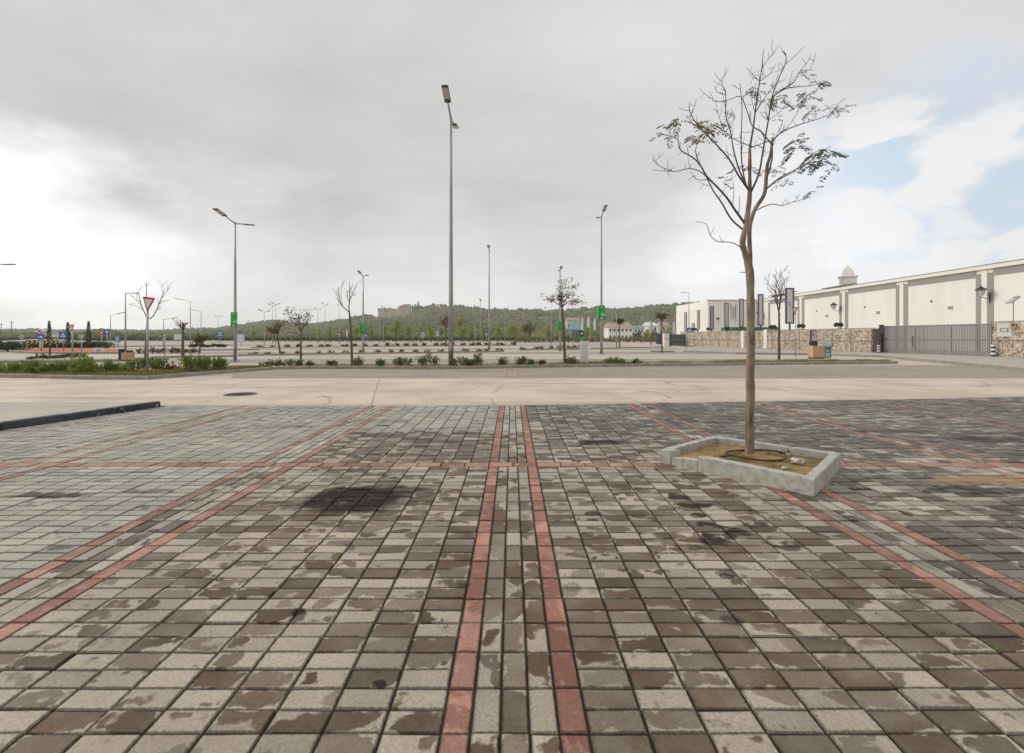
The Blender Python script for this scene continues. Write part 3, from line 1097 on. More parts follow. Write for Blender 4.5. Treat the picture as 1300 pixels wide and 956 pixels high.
    for pts, r0, r1, d0, d1, tw in BR:
        n = len(pts)
        q = []
        for i, p in enumerate(pts):
            x, y = z8(*p)
            f = i / (n - 1)
            q.append(at(x + r.gauss(0, .35), y + r.gauss(0, .35), d0 + (d1 - d0) * f + .03 * math.sin(f * 9 + r0 * 999), base))
        near = min(cent, key=lambda c: (c - q[0]).length)
        if (near - q[0]).length < .35:                    # grow out of the wood it starts beside
            q[0] = near + (q[0] - near) * .15
        q = smooth_path(q, 3)
        cent += q
        rr = [.76 * (r0 + (r1 - r0) * (i / (len(q) - 1)) ** .7) for i in range(len(q))]
        lim.tube(q, rr, 7)
        L = sum((q[i + 1] - q[i]).length for i in range(len(q) - 1))
        for k in range(int(L * 9 * tw)):
            i = int(r.uniform(.25, .98) * (len(q) - 1))
            a = q[i]
            d = (q[min(i + 1, len(q) - 1)] - q[max(i - 1, 0)]).normalized()
            dd = (d * .6 + Vector((r.gauss(0, .6), r.gauss(0, .6), r.gauss(.25, .45)))).normalized()
            ln = r.uniform(.03, .17)
            b = a + dd * ln * .5 + Vector((r.gauss(0, .01), r.gauss(0, .01), .01))
            c = b + (dd + Vector((0, 0, .4))).normalized() * ln * .5
            lim.tube([a, b, c], [min(rr[i] * .6, .0035), .0025, .0017], 4)
            tips.append(c)
            if r.random() < .35:
                e = b + (dd.cross(Vector((0, 1, .3))) + Vector((0, 0, .5))).normalized() * ln * .5
                lim.tube([b, e], [.0022, .0015], 4)
    lim.build('branches', M['twig'], t, smooth=True)
    CL = [((150, 360), -.6, 5, .16, 0), ((200, 365), -.65, 4, .12, 0), ((290, 385), -.55, 8, .17, 0), ((255, 395), -.5, 5, .14, 0), ((215, 430), -.4, 5, .13, 0), ((85, 412), -.5, 5, .13, 0), ((345, 610), -.2, 4, .13, 1),
          ((432, 560), -.2, 5, .15, 0), ((560, 565), .1, 5, .13, 1), ((605, 610), .0, 4, .14, 1), ((650, 465), .3, 9, .17, 1), ((655, 435), .3, 5, .14, 1), ((700, 545), -.3, 4, .14, 1),
          ((765, 500), -.45, 7, .18, 1), ((785, 475), -.45, 5, .16, 1), ((750, 540), -.45, 5, .17, 1), ((785, 560), -.4, 4, .17, 1), ((825, 295), .75, 6, .15, 1), ((700, 265), .4, 6, .14, 1), ((710, 240), .4, 4, .12, 1), ((745, 197), .4, 7, .13, 1),
          ((470, 230), .1, 6, .12, 0), ((480, 205), .1, 4, .11, 0), ((562, 265), -.2, 6, .14, 0), ((530, 255), -.2, 4, .11, 0), ((745, 655), -.6, 3, .13, 1), ((375, 310), .3, 3, .1, 1), ((560, 345), .5, 3, .1, 1), ((720, 300), .5, 5, .12, 1), ((700, 132), -.6, 3, .1, 1), ((610, 240), .3, 2, .1, 1)]
    for (p, dy, n, ln, dark) in CL:
        x, y = z8(*p)
        c = at(x, y, dy, base)
        for _ in range(int(n * 1.15)):
            a = r.uniform(0, 2 * math.pi)
            d = Vector((math.cos(a), math.sin(a) * .9, r.uniform(-.3, .5)))
            s = c + Vector((r.gauss(0, .025), r.gauss(0, .03), r.gauss(0, .02)))
            lim2 = s + d.normalized() * ln * .5
            frond(lv if dark else lo, s, d, ln * r.uniform(.75, 1.15), r)
    lv.build('crown', M['leafdark'], t)
    lo.build('yellowing_leaves', M['leafolive'], t)


big_tree()


# ------------------------------------------------------------------ car-park trees
def car_tree(name, label, px, base_py, top_py, width_px, leaves=0, mat='leafolive', fork=.45, seed=1, group='young trees in the car park', trunk_r=.05, lean=0.0, bare=True, flat=False, d=None, leaf_size=.10, nbr=4, lv2=3, angles=None):
    d = d or H * F / (base_py - CY)
    b = GD(px, d)
    hgt = ZT(top_py, d)
    wid = width_px * d / F
    r = random.Random(seed)
    t = thing(name, label, 'tree', b, 0, group)
    tr, cr, tw = MB(), MB(), MB()
    fz = hgt * fork
    P = [Vector((lean * hgt * .5 * f + r.gauss(0, .012) * f, r.gauss(0, .012) * f, -.03 + (fz + .03) * f)) for f in (0, .25, .5, .75, 1)]
    P = smooth_path(P, 3)
    tr.tube(P, [trunk_r * (1.15 - .45 * i / (len(P) - 1)) for i in range(len(P))], 8)
    tips = []

    def limb(p, dr, ln, rad, lev):
        n = 4
        q = [p]
        dd = dr.normalized()
        for i in range(n):
            dd = (dd + Vector((r.gauss(0, .14), r.gauss(0, .14), r.gauss(.10 if not flat else -.02, .09)))).normalized()
            q.append(q[-1] + dd * ln / n)
        mb = tr if lev == 0 else tw
        mb.tube(q, [rad * (1 - .6 * i / n) for i in range(n + 1)], 6 if lev == 0 else 4)
        tips.append((q[-1], dd))
        if lev >= 1:
            tips.append((q[2], dd))
        if lev < lv2:
            for k in range(3 if lev < 2 else 2):
                i = r.choice((1, 2, 3, 4))
                nd = (dd + Vector((r.gauss(0, .55), r.gauss(0, .55), r.gauss(.12, .3)))).normalized()
                limb(q[i], nd, ln * r.uniform(.45, .7), max(rad * .5, .0004 * d), lev + 1)
    up = hgt - fz
    for k in range(nbr):
        a = 2 * math.pi * (k + r.uniform(-.25, .25)) / nbr + .4 if not angles else angles[k]
        sp = (wid / 2) / max(up, .1) * .75
        dr = Vector((math.cos(a) * sp, math.sin(a) * sp, 1.0 if not flat else .7))
        limb(P[-1], dr, up * r.uniform(.5, .68), trunk_r * .5, 0)
    # keep inside the measured outline
    allp = tr.v + tw.v
    zm = max(p[2] for p in allp)
    sc = (hgt - fz) / max(zm - fz, .01)
    xm = max(abs(p[0] - P[-1].x) for p in allp if p[2] > fz) / (wid / 2)
    fx = min(5, 1 / max(xm, .1))

    def fit(v):
        if v[2] <= fz:
            return v
        k = min(1, (v[2] - fz) / (.15 * hgt))
        s = 1 + (fx - 1) * k
        return (P[-1].x + (v[0] - P[-1].x) * s, v[1] * s, fz + (v[2] - fz) * sc)
    tr.v = [fit(v) for v in tr.v]
    tw.v = [fit(v) for v in tw.v]
    tr.build('trunk', M['bark'], t, smooth=True)
    tw.build('branches', M['twig'], t)
    if leaves:
        for i in range(leaves):
            p, dd = r.choice(tips)
            p = Vector(fit(p)) + Vector((r.gauss(0, .10), r.gauss(0, .10), r.gauss(0, .06))) * (1 + wid * .12)
            cr.leaf(p, Vector((r.gauss(0, 1), r.gauss(0, 1), r.gauss(-.2, .5))), Vector((r.gauss(0, .5), r.gauss(0, .5), 1)), leaf_size * r.uniform(.7, 1.4), leaf_size * .45)
        cr.build('crown', M[mat], t)
    return t


def traced_tree(label, base_px, base_py, lines, trunk_r, seed):
    """thin bare tree whose limbs follow the photo's outline, each limb swung to its own depth"""
    d = H * F / (base_py - CY)
    b = GD(base_px, d)
    r = random.Random(seed)
    t = thing('young_tree', label, 'tree', b, 0, 'young trees in the car park')
    tr, tw = MB(), MB()
    cent = []
    for k, (pts, r0, r1, swing, tws) in enumerate(lines):
        n = len(pts)
        q = []
        for i, (px, py) in enumerate(pts):
            dy = swing * i / max(1, n - 1)
            dd = d + dy
            q.append(Vector(((px - CX) * dd / F, dd, H + (CY - py) * dd / F)) - b)
        if k == 0:
            q[0].z = -.05
        elif cent:
            q[0] = min(cent, key=lambda c: (c - q[0]).length).copy()
        q = smooth_path(q, 3)
        cent += q
        rr = [r0 + (r1 - r0) * i / (len(q) - 1) for i in range(len(q))]
        (tr if k == 0 else tw).tube(q, rr, 8 if k == 0 else 6)
        for _ in range(tws):
            i = r.randrange(len(q) // 3, len(q))
            dd = (q[i] - q[max(0, i - 2)]).normalized()
            e = q[i] + (dd + Vector((r.gauss(0, .6), r.gauss(0, .6), r.gauss(.25, .3)))).normalized() * r.uniform(.15, .5)
            tw.tube([q[i], q[i].lerp(e, .5) + Vector((0, 0, .03)), e], [.009, .008, .006], 4)
    tr.build('trunk', M['bark'], t, smooth=True)
    tw.build('branches', M['twig'], t, smooth=True)


traced_tree('bare thin tree forking into a wide V behind the red bordered yield sign', 184.5, 460, [
    ([(184.5, 460), (185, 440), (186, 420), (187.5, 405)], .055, .04, 0, 0),
    ([(187.5, 405), (184, 398), (180, 389), (177, 378), (175.5, 371)], .028, .010, -.5, 4),
    ([(180, 389), (174, 382), (166, 375)], .013, .008, -.9, 2), ([(181.5, 392), (172, 388), (165, 387)], .011, .007, .5, 2),
    ([(188, 405), (194, 402), (199, 393), (203, 383), (207, 373), (209.5, 365)], .030, .011, .4, 5),
    ([(205, 378), (211, 371), (215, 363)], .014, .008, .9, 3), ([(207, 373), (205.5, 366), (207.5, 360)], .012, .008, .1, 2), ([(202, 386), (209, 382), (216, 381)], .011, .007, -.4, 1), ([(199, 393), (206, 392)], .010, .007, .6, 1),
    ([(187.5, 405), (186, 385), (186, 364), (185.5, 358)], .020, .009, .3, 3), ([(186, 364), (189, 359)], .009, .007, .4, 0), ([(186, 364), (183, 359)], .009, .007, .1, 0)], .055, 4)
traced_tree('bare thin tree on the soil strip left of the tall central lamp post', 447, 467, [
    ([(447, 467), (446.5, 445), (446, 430), (444.8, 410), (443.4, 396)], .062, .036, 0, 0),
    ([(443.4, 396), (437, 391), (432, 385), (429, 378), (425.5, 371)], .024, .008, -.6, 5),
    ([(432, 385), (430.5, 376), (429, 366)], .011, .007, -.9, 3), ([(434.5, 388), (433, 375), (434, 362)], .011, .006, .4, 4),
    ([(443.4, 396), (443, 388), (444, 382), (444.6, 377), (443.5, 368), (444, 357)], .030, .008, .3, 7),
    ([(444.6, 379), (448, 375), (452, 376)], .012, .006, .6, 3), ([(444, 383), (441, 378), (442, 369)], .012, .006, -.3, 3), ([(443.6, 370), (447, 363)], .009, .006, .2, 2), ([(444, 381), (449, 371), (451, 364)], .012, .006, -.4, 4)], .06, 9)
car_tree('young_tree', 'spreading tree with flat tuft of olive leaves beside the white service pillar', 717.7, 464, 352, 54, 620, 'leafolive', fork=.66, seed=12, trunk_r=.065, lean=-.07, flat=True, leaf_size=.13, nbr=5)
car_tree('young_tree', 'thin tree with a sparse flat layer of dark leaves near the flowering kerb shrubs', 382, 456, 392, 34, 170, 'leafdark', fork=.55, seed=15, trunk_r=.06, leaf_size=.18, flat=True)
car_tree('young_tree', 'thin leaning tree with a dense brown flat crown beside the sparse leaved tree', 356, 450.5, 406, 28, 420, 'leafolive', fork=.6, seed=18, trunk_r=.07, lean=-.18, flat=True, leaf_size=.2)
car_tree('young_tree', 'bare upright tree with fine vase shaped twigs in front of the banner posts', 989, 460, 333, 38, 0, fork=.5, seed=21, trunk_r=.065, nbr=5)
car_tree('young_tree', 'small almost leafless tree with dark knotty trunk above the left green shrubs', 231.9, 453, 404, 16, 25, 'leafolive', fork=.68, seed=24, trunk_r=.09, leaf_size=.2)
car_tree('young_tree', 'small tree with a rounded grey green crown left of the left green zone sign', 253.5, 448.5, 423, 14, 380, 'leafdark', fork=.45, seed=27, trunk_r=.07, leaf_size=.25)
car_tree('young_tree', 'thin dark trunked tree with a small rusty crown in front of the slate gate', 840.3, 447.6, 397, 16, 260, 'shrubrust', fork=.84, seed=30, trunk_r=.07, flat=True, leaf_size=.2)
car_tree('young_tree', 'thin tree with a small orange brown crown in front of the red roofed house', 786.6, 442, 404, 13, 220, 'shrubrust', fork=.8, seed=33, trunk_r=.08, leaf_size=.3)
car_tree('young_tree', 'dark trunked tree with a brown twiggy crown just left of the central lamp post', 566.3, 440, 399, 16, 160, 'shrubrust', fork=.5, seed=36, trunk_r=.1, leaf_size=.3)

# row of yellow-green trees on the far edge of the car park
far_tr = [(405, 417, 12, 'beside the twin lamp posts'), (419, 413, 12, 'below the left foot of the castle hill'), (434, 416, 12, 'behind the bare tree'), (452, 414, 13, 'left of the distant green zone sign'),
          (472, 417, 13, 'right of the distant green zone sign'), (488, 413, 14, 'below the castle wall'), (503, 405, 20, 'largest in the row, below the castle'), (519, 413, 14, 'right of the largest in the row'),
          (534, 414, 11, 'behind the grey notice panel'), (547, 409, 12, 'tall, left of the pale blue sign'), (560, 415, 10, 'right of the pale blue sign'), (586, 402, 20, 'tall, right of the central lamp post'), (600, 411, 14, 'second right of the central lamp post'),
          (614, 413, 12, 'beside the dark blue sign'), (632, 416, 14, 'right of the dark blue sign'), (652, 412, 20, 'in the middle of the picture'), (672, 408, 22, 'brownish broad, below the wooded ridge'), (697, 411, 18, 'left of the flat topped tree'),
          (745, 415, 12, 'below the feather flags'), (756, 417, 12, 'left of the right green zone sign'), (822, 418, 12, 'left of the first white banner'), (829, 419, 11, 'between the two white banners'), (848, 416, 10, 'above the white gate pillar'),
          (321, 413, 10, 'right of the left green zone sign'), (346, 417, 9, 'far left, behind the brown crowned tree')]


def leaf_tree(name, label, px, d, top_py, wpx, mat, seed, group, n=420, cat='tree', fork=.22, ls=None):
    b = GD(px, d)
    hgt = ZT(top_py, d)
    wid = wpx * d / F
    r = random.Random(seed)
    t = thing(name, label, cat, b, 0, group)
    tr, cr = MB(), MB()
    tr.tube([(0, 0, -.05), (r.gauss(0, .05), 0, hgt * .3), (r.gauss(0, .1), 0, hgt * .75)], [.13, .1, .04], 6)
    lobes = []
    for k in range(9):
        z = r.uniform(fork + .12, .88)
        env = math.sin(min(1, (z - fork) / (1 - fork)) * math.pi) ** .6
        a = r.uniform(0, 6.28)
        rr = wid * .33 * env * r.uniform(.5, 1)
        lobes.append((Vector((rr * math.cos(a), rr * math.sin(a), z * hgt)), wid * r.uniform(.14, .24)))
        tr.tube([(0, 0, hgt * z * .6), lobes[-1][0]], [.05, .02], 4)
    lobes.append((Vector((0, 0, hgt * .9)), wid * .12))
    ls = ls or max(.22, wid * .085)
    for i in range(n):
        c, q = r.choice(lobes)
        p = c + Vector((r.gauss(0, .6), r.gauss(0, .6), r.gauss(0, .6))) * q
        p.z = min(p.z, hgt)
        cr.leaf(p, Vector((r.gauss(0, 1), r.gauss(0, 1), r.gauss(0, .6))), Vector((r.gauss(0, .6), r.gauss(0, .6), 1)), ls * r.uniform(.7, 1.4), ls * .6)
    tr.build('trunk', M['bark'], t)
    cr.build('crown', M[mat], t)
    return t


for i, (px, top, w, lab) in enumerate(far_tr):
    leaf_tree('yellow_green_tree', 'yellow green tree at the car park edge, ' + lab, px, 128 + rng.uniform(-8, 10), top, w, 'leafolive' if 'brown' in lab else 'leafyellow', 100 + i, 'yellow green trees along the far car park edge', n=1100)


# ------------------------------------------------------------------ shrubs
def shrub(name, label, x, y, w, h, mat, n, seed, group, ls=.07, spiky=0.0, cat='shrub', dpt=None, flowers=0, z0=.08):
    r = random.Random(seed)
    mb, st = MB(), MB()
    dpt = dpt or min(w, .9)
    ns = max(5, int(w * 9))
    stems = []
    for k in range(ns):
        bx, by = r.uniform(-.42, .42) * w, r.uniform(-.4, .4) * dpt
        hh = h * r.uniform(.5, 1.0) * (1 - .5 * abs(bx / (w * .5)) ** 3)
        top = Vector((bx + r.gauss(0, .12) * h, by + r.gauss(0, .12) * h, hh))
        stems.append((Vector((bx * .8, by * .7, 0)), top))
        st.tube([(bx * .8, by * .7, -.03), top], [.008, .003], 4)
    for i in range(n):
        a, b = stems[i % ns]
        f = r.uniform(.12, 1) ** .8
        p = a.lerp(b, f) + Vector((r.gauss(0, .05), r.gauss(0, .05), r.gauss(0, .03))) * (1 + h)
        if p.z < .01:
            p.z = .02
        d = Vector((r.gauss(0, .7), r.gauss(0, .7), r.gauss(.25, .5) + spiky * 1.8))
        l = ls * r.uniform(.7, 1.5) * (1 + spiky)
        mb.leaf(p, d, Vector((r.gauss(0, 1), r.gauss(0, 1), .6)), l, l * (.42 if not spiky else .22))
    t = thing(name, label, cat, (x, y, z0), 0, group)
    fl = MB()
    if flowers:
        for i in range(flowers):
            a, b = r.choice(stems)
            p = a.lerp(b, r.uniform(.6, 1.05)) + Vector((r.gauss(0, .05), r.gauss(0, .05), .02))
            for q in range(4):
                fl.leaf(p, Vector((r.gauss(0, 1), r.gauss(0, 1), r.gauss(0, 1))), Vector((0, 0, 1)), .06, .05)
    mb.merge(st, 1).merge(fl, 2)
    mb.build('foliage', M[mat], t, extra=(M['twig'], M['offwhite']))
    return t


def strip_y(px):
    """distance of the middle of the planted strip at a photo column"""
    y = float(np.interp(px, [p[0] for p in FR], [p[1] for p in FR]))
    return H * F / (y - CY) + .85


SH = [  # left px, right px, top py, material, spiky, label, flowers
    (333, 348, 458, 'shrubdark', 0, 'dark low shrub with pale flowers, leftmost on the long soil strip', 14),
    (346, 360, 458.5, 'shrubdark', 0, 'dark low shrub with pale flowers, second from the left on the long soil strip', 12),
    (365, 383, 455.5, 'shrubdark', 0, 'bushy dark shrub just right of the thin sparse leaved tree', 4),
    (391, 397, 460.5, 'shrubdark', 0, 'tiny dark sprig alone on the strip between flowering shrubs and bare tree', 0),
    (417, 431, 460, 'shrubrust', 0, 'low withered rusty shrub left of the thin bare tree', 3),
    (449, 462, 454, 'leafolive', 0, 'thin upright yellowish shrub right of the thin bare tree', 5),
    (472, 489, 456, 'shrubdark', 0, 'two stemmed thin shrub midway between bare tree and tall lamp post', 4),
    (498, 528, 453, 'shrubdark', 0, 'wide dark bushy shrub, left half of the clump before the tall lamp post', 8),
    (526, 560, 447, 'shrubdark', 0, 'tall dark bushy shrub touching the left side of the tall lamp post', 8),
    (575, 594, 452, 'shrubdark', 0, 'dark shrub just right of the tall lamp post base', 8),
    (590, 604, 455, 'shrubdark', 0, 'low dark shrub in the middle of the clump right of the tall lamp post', 6),
    (601, 617, 448, 'shrubdark', 0, 'upright dark shrub at the right end of the clump by the lamp post', 5),
    (631, 643, 452, 'shrubdark', 0, 'compact dark round shrub beside the far red paver lines', 3),
    (655, 672, 451, 'shrubdark', 0, 'spiky dark shrub with pale tips in the centre of the long strip', 8),
    (670, 684, 456, 'shrubdark', 0, 'low dark shrub right of the spiky one on the long strip', 4),
    (683, 695, 459, 'shrubrust', 0, 'sparse low rusty shrub left of the flat topped tree', 0),
    (720, 731, 452, 'shrubrust', 0, 'thin reddish sprig between flat topped tree and white pillar', 0),
]
for i, (a, b, top, mat, sp, lab, fl) in enumerate(SH):
    pm = (a + b) / 2
    d = strip_y(pm)
    w = (b - a) * d / F
    h = max(.2, ZT(top, d) - .08)
    shrub('shrub', lab, GD(pm, d).x, d, w, h, mat, int(420 * w + 160), 300 + i, 'shrubs on the long planted strip', ls=.085, spiky=sp, flowers=fl, dpt=.8)
d = strip_y(792)
shrub('low_hedge', 'long low green hedge on the strip right of the white pillar', GD(792, d).x, d, 56 * d / F, .27, 'leafgreen', 1500, 340, None, ls=.08, cat='hedge', dpt=1.1)

SI = [  # shrubs on the left island: left px, right px, top py, base py, material, spiky, label
    (-14, 8, 461, 474.5, 'leafgreen', .3, 'green spiky shrub at the left picture edge on the near island'),
    (8, 30, 460.5, 475, 'leafbright', .5, 'yellow green spiky shrub, first whole one on the left island'),
    (26, 52, 459, 476, 'leafgreen', .5, 'darker green spiky shrub, second on the left island'),
    (48, 70, 463, 475.5, 'leafbright', .4, 'low yellow green spiky shrub, third on the left island'),
    (68, 90, 461.5, 475, 'leafgreen', .4, 'small green spiky shrub left of the tallest island shrub'),
    (86, 114, 455, 476, 'leafbright', .7, 'tallest bright green spiky shrub on the left island'),
    (110, 130, 461, 475, 'leafbright', .5, 'yellow green shrub right of the tallest island shrub'),
    (133, 150, 461, 473.5, 'leafgreen', .5, 'dark green upright shrub left of the yield sign post, farther of two'),
    (147, 166, 464.5, 473.5, 'leafbright', .2, 'low bright green mound shrub left of the yield sign post'),
    (168, 187, 458, 473.5, 'leafgreen', .6, 'thin spiky green shrub directly behind the yield sign post'),
    (190, 208, 457.5, 473.5, 'leafgreen', .6, 'thin spiky green shrub just right of the yield sign post'),
    (212, 222, 464, 473, 'shrubrust', .2, 'small reddish dry shrub between the yield sign and the big green bush'),
    (224, 252, 451, 474, 'leafgreen', .5, 'big rounded green bush, left half of the pair on the island tip'),
    (244, 269, 450, 473, 'leafgreen', .6, 'big upright green bush, right half of the pair on the island tip'),
    (266, 286, 457, 471.5, 'leafgreen', .6, 'green spiky shrub at the right tip of the left island'),
]
for i, (a, b, top, base, mat, sp, lab) in enumerate(SI):
    pm = (a + b) / 2
    d = H * F / (base - CY) * .97
    w = (b - a) * d / F * .80
    h = (ZT(top, d) - .08) * .95
    shrub('shrub', lab, GD(pm, d).x, d, w, h, mat, int(330 * w + 80), 360 + i, 'shrubs on the left island', ls=.11, spiky=sp * 1.3, dpt=.6)


def row_shrubs(name, n, pa, pb, tops, mats, seed, group, phrase, nl=110, kerb=True, z=.06, wpx=7):
    """small shrubs spaced along a kerb line far out in the car park"""
    r = random.Random(seed)
    A, B = G(*pa), G(*pb)
    if kerb:
        kerb_run('kerb', [A, B], .15, .11, M['kerb'], 2.0)
    for i in range(n):
        f = (i + .5 + r.uniform(-.22, .22)) / n
        p = A.lerp(B, f) + Vector((0, .5, 0))
        w = wpx * p.y / F * r.uniform(.7, 1.35)
        h = tops * p.y / F * r.uniform(.65, 1.25)
        shrub(name, f'small shrub, {ORD[i]} from left {phrase}', p.x, p.y, w, h, r.choice(mats), nl, seed + i, group, ls=max(.1, .0035 * p.y), z0=0, dpt=w)


row_shrubs('small_shrub', 19, (302, 451.7), (640, 446.6), 4.5, ['shrubdark', 'shrubdark', 'shrubrust', 'leafolive'], 500, 'shrubs on the second kerb', 'in the second kerb row behind the long strip', wpx=8)
row_shrubs('small_shrub', 26, (318, 441.8), (655, 438.6), 4.2, ['hedge', 'shrubdark'], 540, 'shrubs on the third kerb', 'in the third kerb row before the castle hill', wpx=7)
row_shrubs('small_shrub', 10, (166, 449.2), (246, 448.2), 6, ['hedge', 'shrubdark'], 580, 'round dark shrubs at the left', 'in the round row beside the tan advert stand', kerb=False, wpx=7)
row_shrubs('small_shrub', 7, (236, 441.3), (284, 440.8), 4.5, ['hedge'], 600, 'dark clipped shrubs', 'in the clipped row by the left zone sign', kerb=False, wpx=7)
row_shrubs('small_shrub', 8, (660, 445), (745, 442), 4.0, ['shrubdark', 'leafolive'], 620, 'shrubs on the right kerb', 'in the kerb row behind the flat topped tree', wpx=8)
row_shrubs('small_shrub', 9, (28, 456.5), (100, 453.5), 4.5, ['hedge', 'shrubdark'], 640, 'shrubs on the left island', 'in the dark row before the terracotta island', kerb=False, wpx=9, nl=160)
for pa, pb in (((155, 456.8), (214, 456.3)), ((195, 454.5), (300, 452.6)), ((0, 460.5), (150, 458.6)), ((100, 441.5), (300, 438.2)), ((750, 442.6), (842, 441.0)), ((826, 447), (856, 447)), ((873, 446.8), (936, 449.6)), ((660, 444.3), (745, 443.6)), ((240, 445.4), (330, 444.3))):
    kerb_run('kerb', [G(*pa), G(*pb)], .18, .12, M['kerb'], 1.5)

# continuous dark hedges
def long_hedge(label, pxa, pxb, d, top_py, mat='hedge', n=1500, seed=1, dp=1.6, group='dark hedges at the far edge', ls=.22):
    r = random.Random(seed)
    a, b = GD(pxa, d), GD(pxb, d)
    L = b.x - a.x
    hgt = ZT(top_py, d)
    mb, st = MB(), MB()
    for i in range(n):
        x = r.uniform(0, L)
        hh = hgt * (.82 + .28 * mnoise.noise(Vector((x * .35, seed, 0))))
        mb.leaf(Vector((x - L / 2, r.uniform(-dp / 2, dp / 2), r.uniform(.03, 1) ** .7 * hh)), Vector((r.gauss(0, 1), r.gauss(0, 1), r.gauss(.2, .6))), Vector((r.gauss(0, .6), r.gauss(0, .6), 1)), ls * r.uniform(.7, 1.4), ls * .6)
    for k in range(int(L / 2) + 2):
        x = r.uniform(-L / 2, L / 2)
        st.tube([(x, 0, -.05), (x, 0, hgt * .6)], [.05, .02], 4)
    t = thing('hedge', label, 'hedge', ((a.x + b.x) / 2, d, 0), 0, group)
    mb.merge(st, 1)
    mb.build('foliage', M[mat], t, extra=(M['twig'],))


long_hedge('dense dark green hedge at the left picture edge beside the terracotta island', -40, 28, 44, 432.0, n=3000, seed=71, dp=2.2, ls=.2)
long_hedge('dark green hedge behind the chevron board and terracotta island', 40, 137, 53, 434.0, n=4200, seed=72, dp=2.2, ls=.2)
long_hedge('long low dark hedge at the foot of the castle hill behind the car park', 300, 660, 150, 428.5, n=6500, seed=73, dp=3, ls=.5)
long_hedge('long low dark hedge at the far left edge of the car park', -60, 320, 165, 428.3, n=7000, seed=74, dp=3, ls=.55)
long_hedge('low brownish hedge below the red roofed house', 655, 850, 118, 428.5, 'leafolive', n=4200, seed=75, dp=3, ls=.42)

for i, (px, top, lab) in enumerate(((62.5, 408.5, 'leftmost, above the chevron board'), (86, 410, 'middle one, half hidden by the blue crossing sign'), (112.5, 409, 'rightmost, above the white notice panel'))):
    d = 78
    t = thing('cypress_tree', 'tall narrow dark cypress tree, ' + lab, 'tree', GD(px, d), 0, 'three cypress trees at the left')
    r = random.Random(40 + i)
    hgt = ZT(top, d)
    cr, tr = MB(), MB()
    tr.tube([(0, 0, -.05), (0, 0, hgt * .6)], [.12, .04], 6)
    for k in range(750):
        f = r.random()
        rad = .31 * min(1, .55 + f * 3) * (1 - f) ** .75 + .03
        a = r.uniform(0, 6.28)
        q = rad * r.uniform(.6, 1.05)
        p = Vector((q * math.cos(a), q * math.sin(a), .12 + f * (hgt - .12)))
        cr.leaf(p, Vector((math.cos(a) * .5, math.sin(a) * .5, 1)), Vector((r.gauss(0, 1), r.gauss(0, 1), 0)), .24, .09)
    cr.build('crown', M['cypress'], t)
    tr.build('trunk', M['bark'], t)

# ------------------------------------------------------------------ lamp posts
def lamp_post(label, px, d, top_py, double=True, sign=None, group=None, rb=.11, arm=1.35, az=None, rise=.25, hs=1.0, detail=True, single_dir=None):
    """tall street lamp; double heads look fore and aft, a single head points along single_dir (x, y)"""
    hgt = ZT(top_py, d)
    t = thing('lamp_post', label, 'lamp post', GD(px, d), 0, group)
    mb = MB()
    n = 12 if detail else 6
    mb.tube([(0, 0, -.05), (0, 0, hgt * .35), (0, 0, hgt * .7), (0, 0, hgt)], [rb, rb * .8, rb * .62, rb * .45], n)
    mb.build('pole', M['galv'], t, smooth=True)
    if detail:
        mb = MB().box((0, 0, .02), (rb * 3.6, rb * 3.6, .04), bev=.008)
        for a in (-1, 1):
            for b in (-1, 1):
                mb.tube([(a * rb * 1.4, b * rb * 1.4, .03), (a * rb * 1.4, b * rb * 1.4, .09)], .016, 6)
        mb.build('base_plate', M['galv'], t)
        MB().box((0, -rb * .99, .95), (rb * .9, .03, .38), bev=.006).build('access_door', M['signgrey'], t)
    dirs = [(0, -1), (0, 1)] if double else [single_dir or (1, 0)]
    for (ax, ay) in dirs:
        a = Vector((ax, ay, 0)).normalized()
        e = Vector((0, 0, hgt - .06)) + a * (arm * .55) + Vector((0, 0, rise * .55))
        am = MB().tube([(0, 0, hgt - .08), e], [rb * .40, rb * .32], 6 if not detail else 8).build('arm', M['galv'], t)
        tip = e + a * (arm * .5) + Vector((0, 0, rise * .5))
        c = (e + tip) / 2 + a * .05
        dd = (tip - e).normalized()
        ln = (tip - e).length * 1.1
        side = Vector((-a.y, a.x, 0))
        up = dd.cross(side) * -1
        up = side.cross(dd) if side.cross(dd).z > 0 else dd.cross(side)
        Mx = Matrix((dd, side, up)).transposed()
        hd = MB().box(c, (ln, .28 * hs, .065 * hs), M=Mx, bev=.03 * hs).build('lamp_head', M['dark_lamp'], t)
        MB().box(c - up * (.036 * hs) + dd * ln * .08, (ln * .62, .22 * hs, .012), M=Mx).build('lens', M['diffuser'], hd)
    if sign:
        ytop, ybot, wpx, double_face, txt = sign
        z1, z0 = ZT(ytop, d), ZT(ybot, d)
        w = wpx * d / F
        rp = rb * .8
        pn = MB().box((0, -rp - .03, (z0 + z1) / 2), (w, .03, z1 - z0), bev=.006).build('zone_sign', M['green'], t)
        MB().box((0, -rp - .047, z0 + (z1 - z0) * .08), (w * .98, .006, (z1 - z0) * .15)).build('lower_band', M['dgreen'], pn)
        for zz in (z0 + .12 * (z1 - z0), z1 - .12 * (z1 - z0)):
            MB().box((0, -rp * .4, zz), (rp * 2.4, rp * 2.4, .05)).build('bracket', M['galv'], pn)
        if txt:
            lettering(txt, (z1 - z0) * .36, (w * .16, -rp - .051, z0 + (z1 - z0) * .33), M['white'], pn)
            MB().box((w * .0, -rp - .0535, z0 + (z1 - z0) * .08), (w * .5, .005, (z1 - z0) * .05)).build('white_line', M['white'], pn)
        if double_face:
            MB().box((-w * .5 - .02, 0, (z0 + z1) / 2), (.03, w * 1.1, z1 - z0), bev=.005).build('side_face', M['green'], pn)
    return t


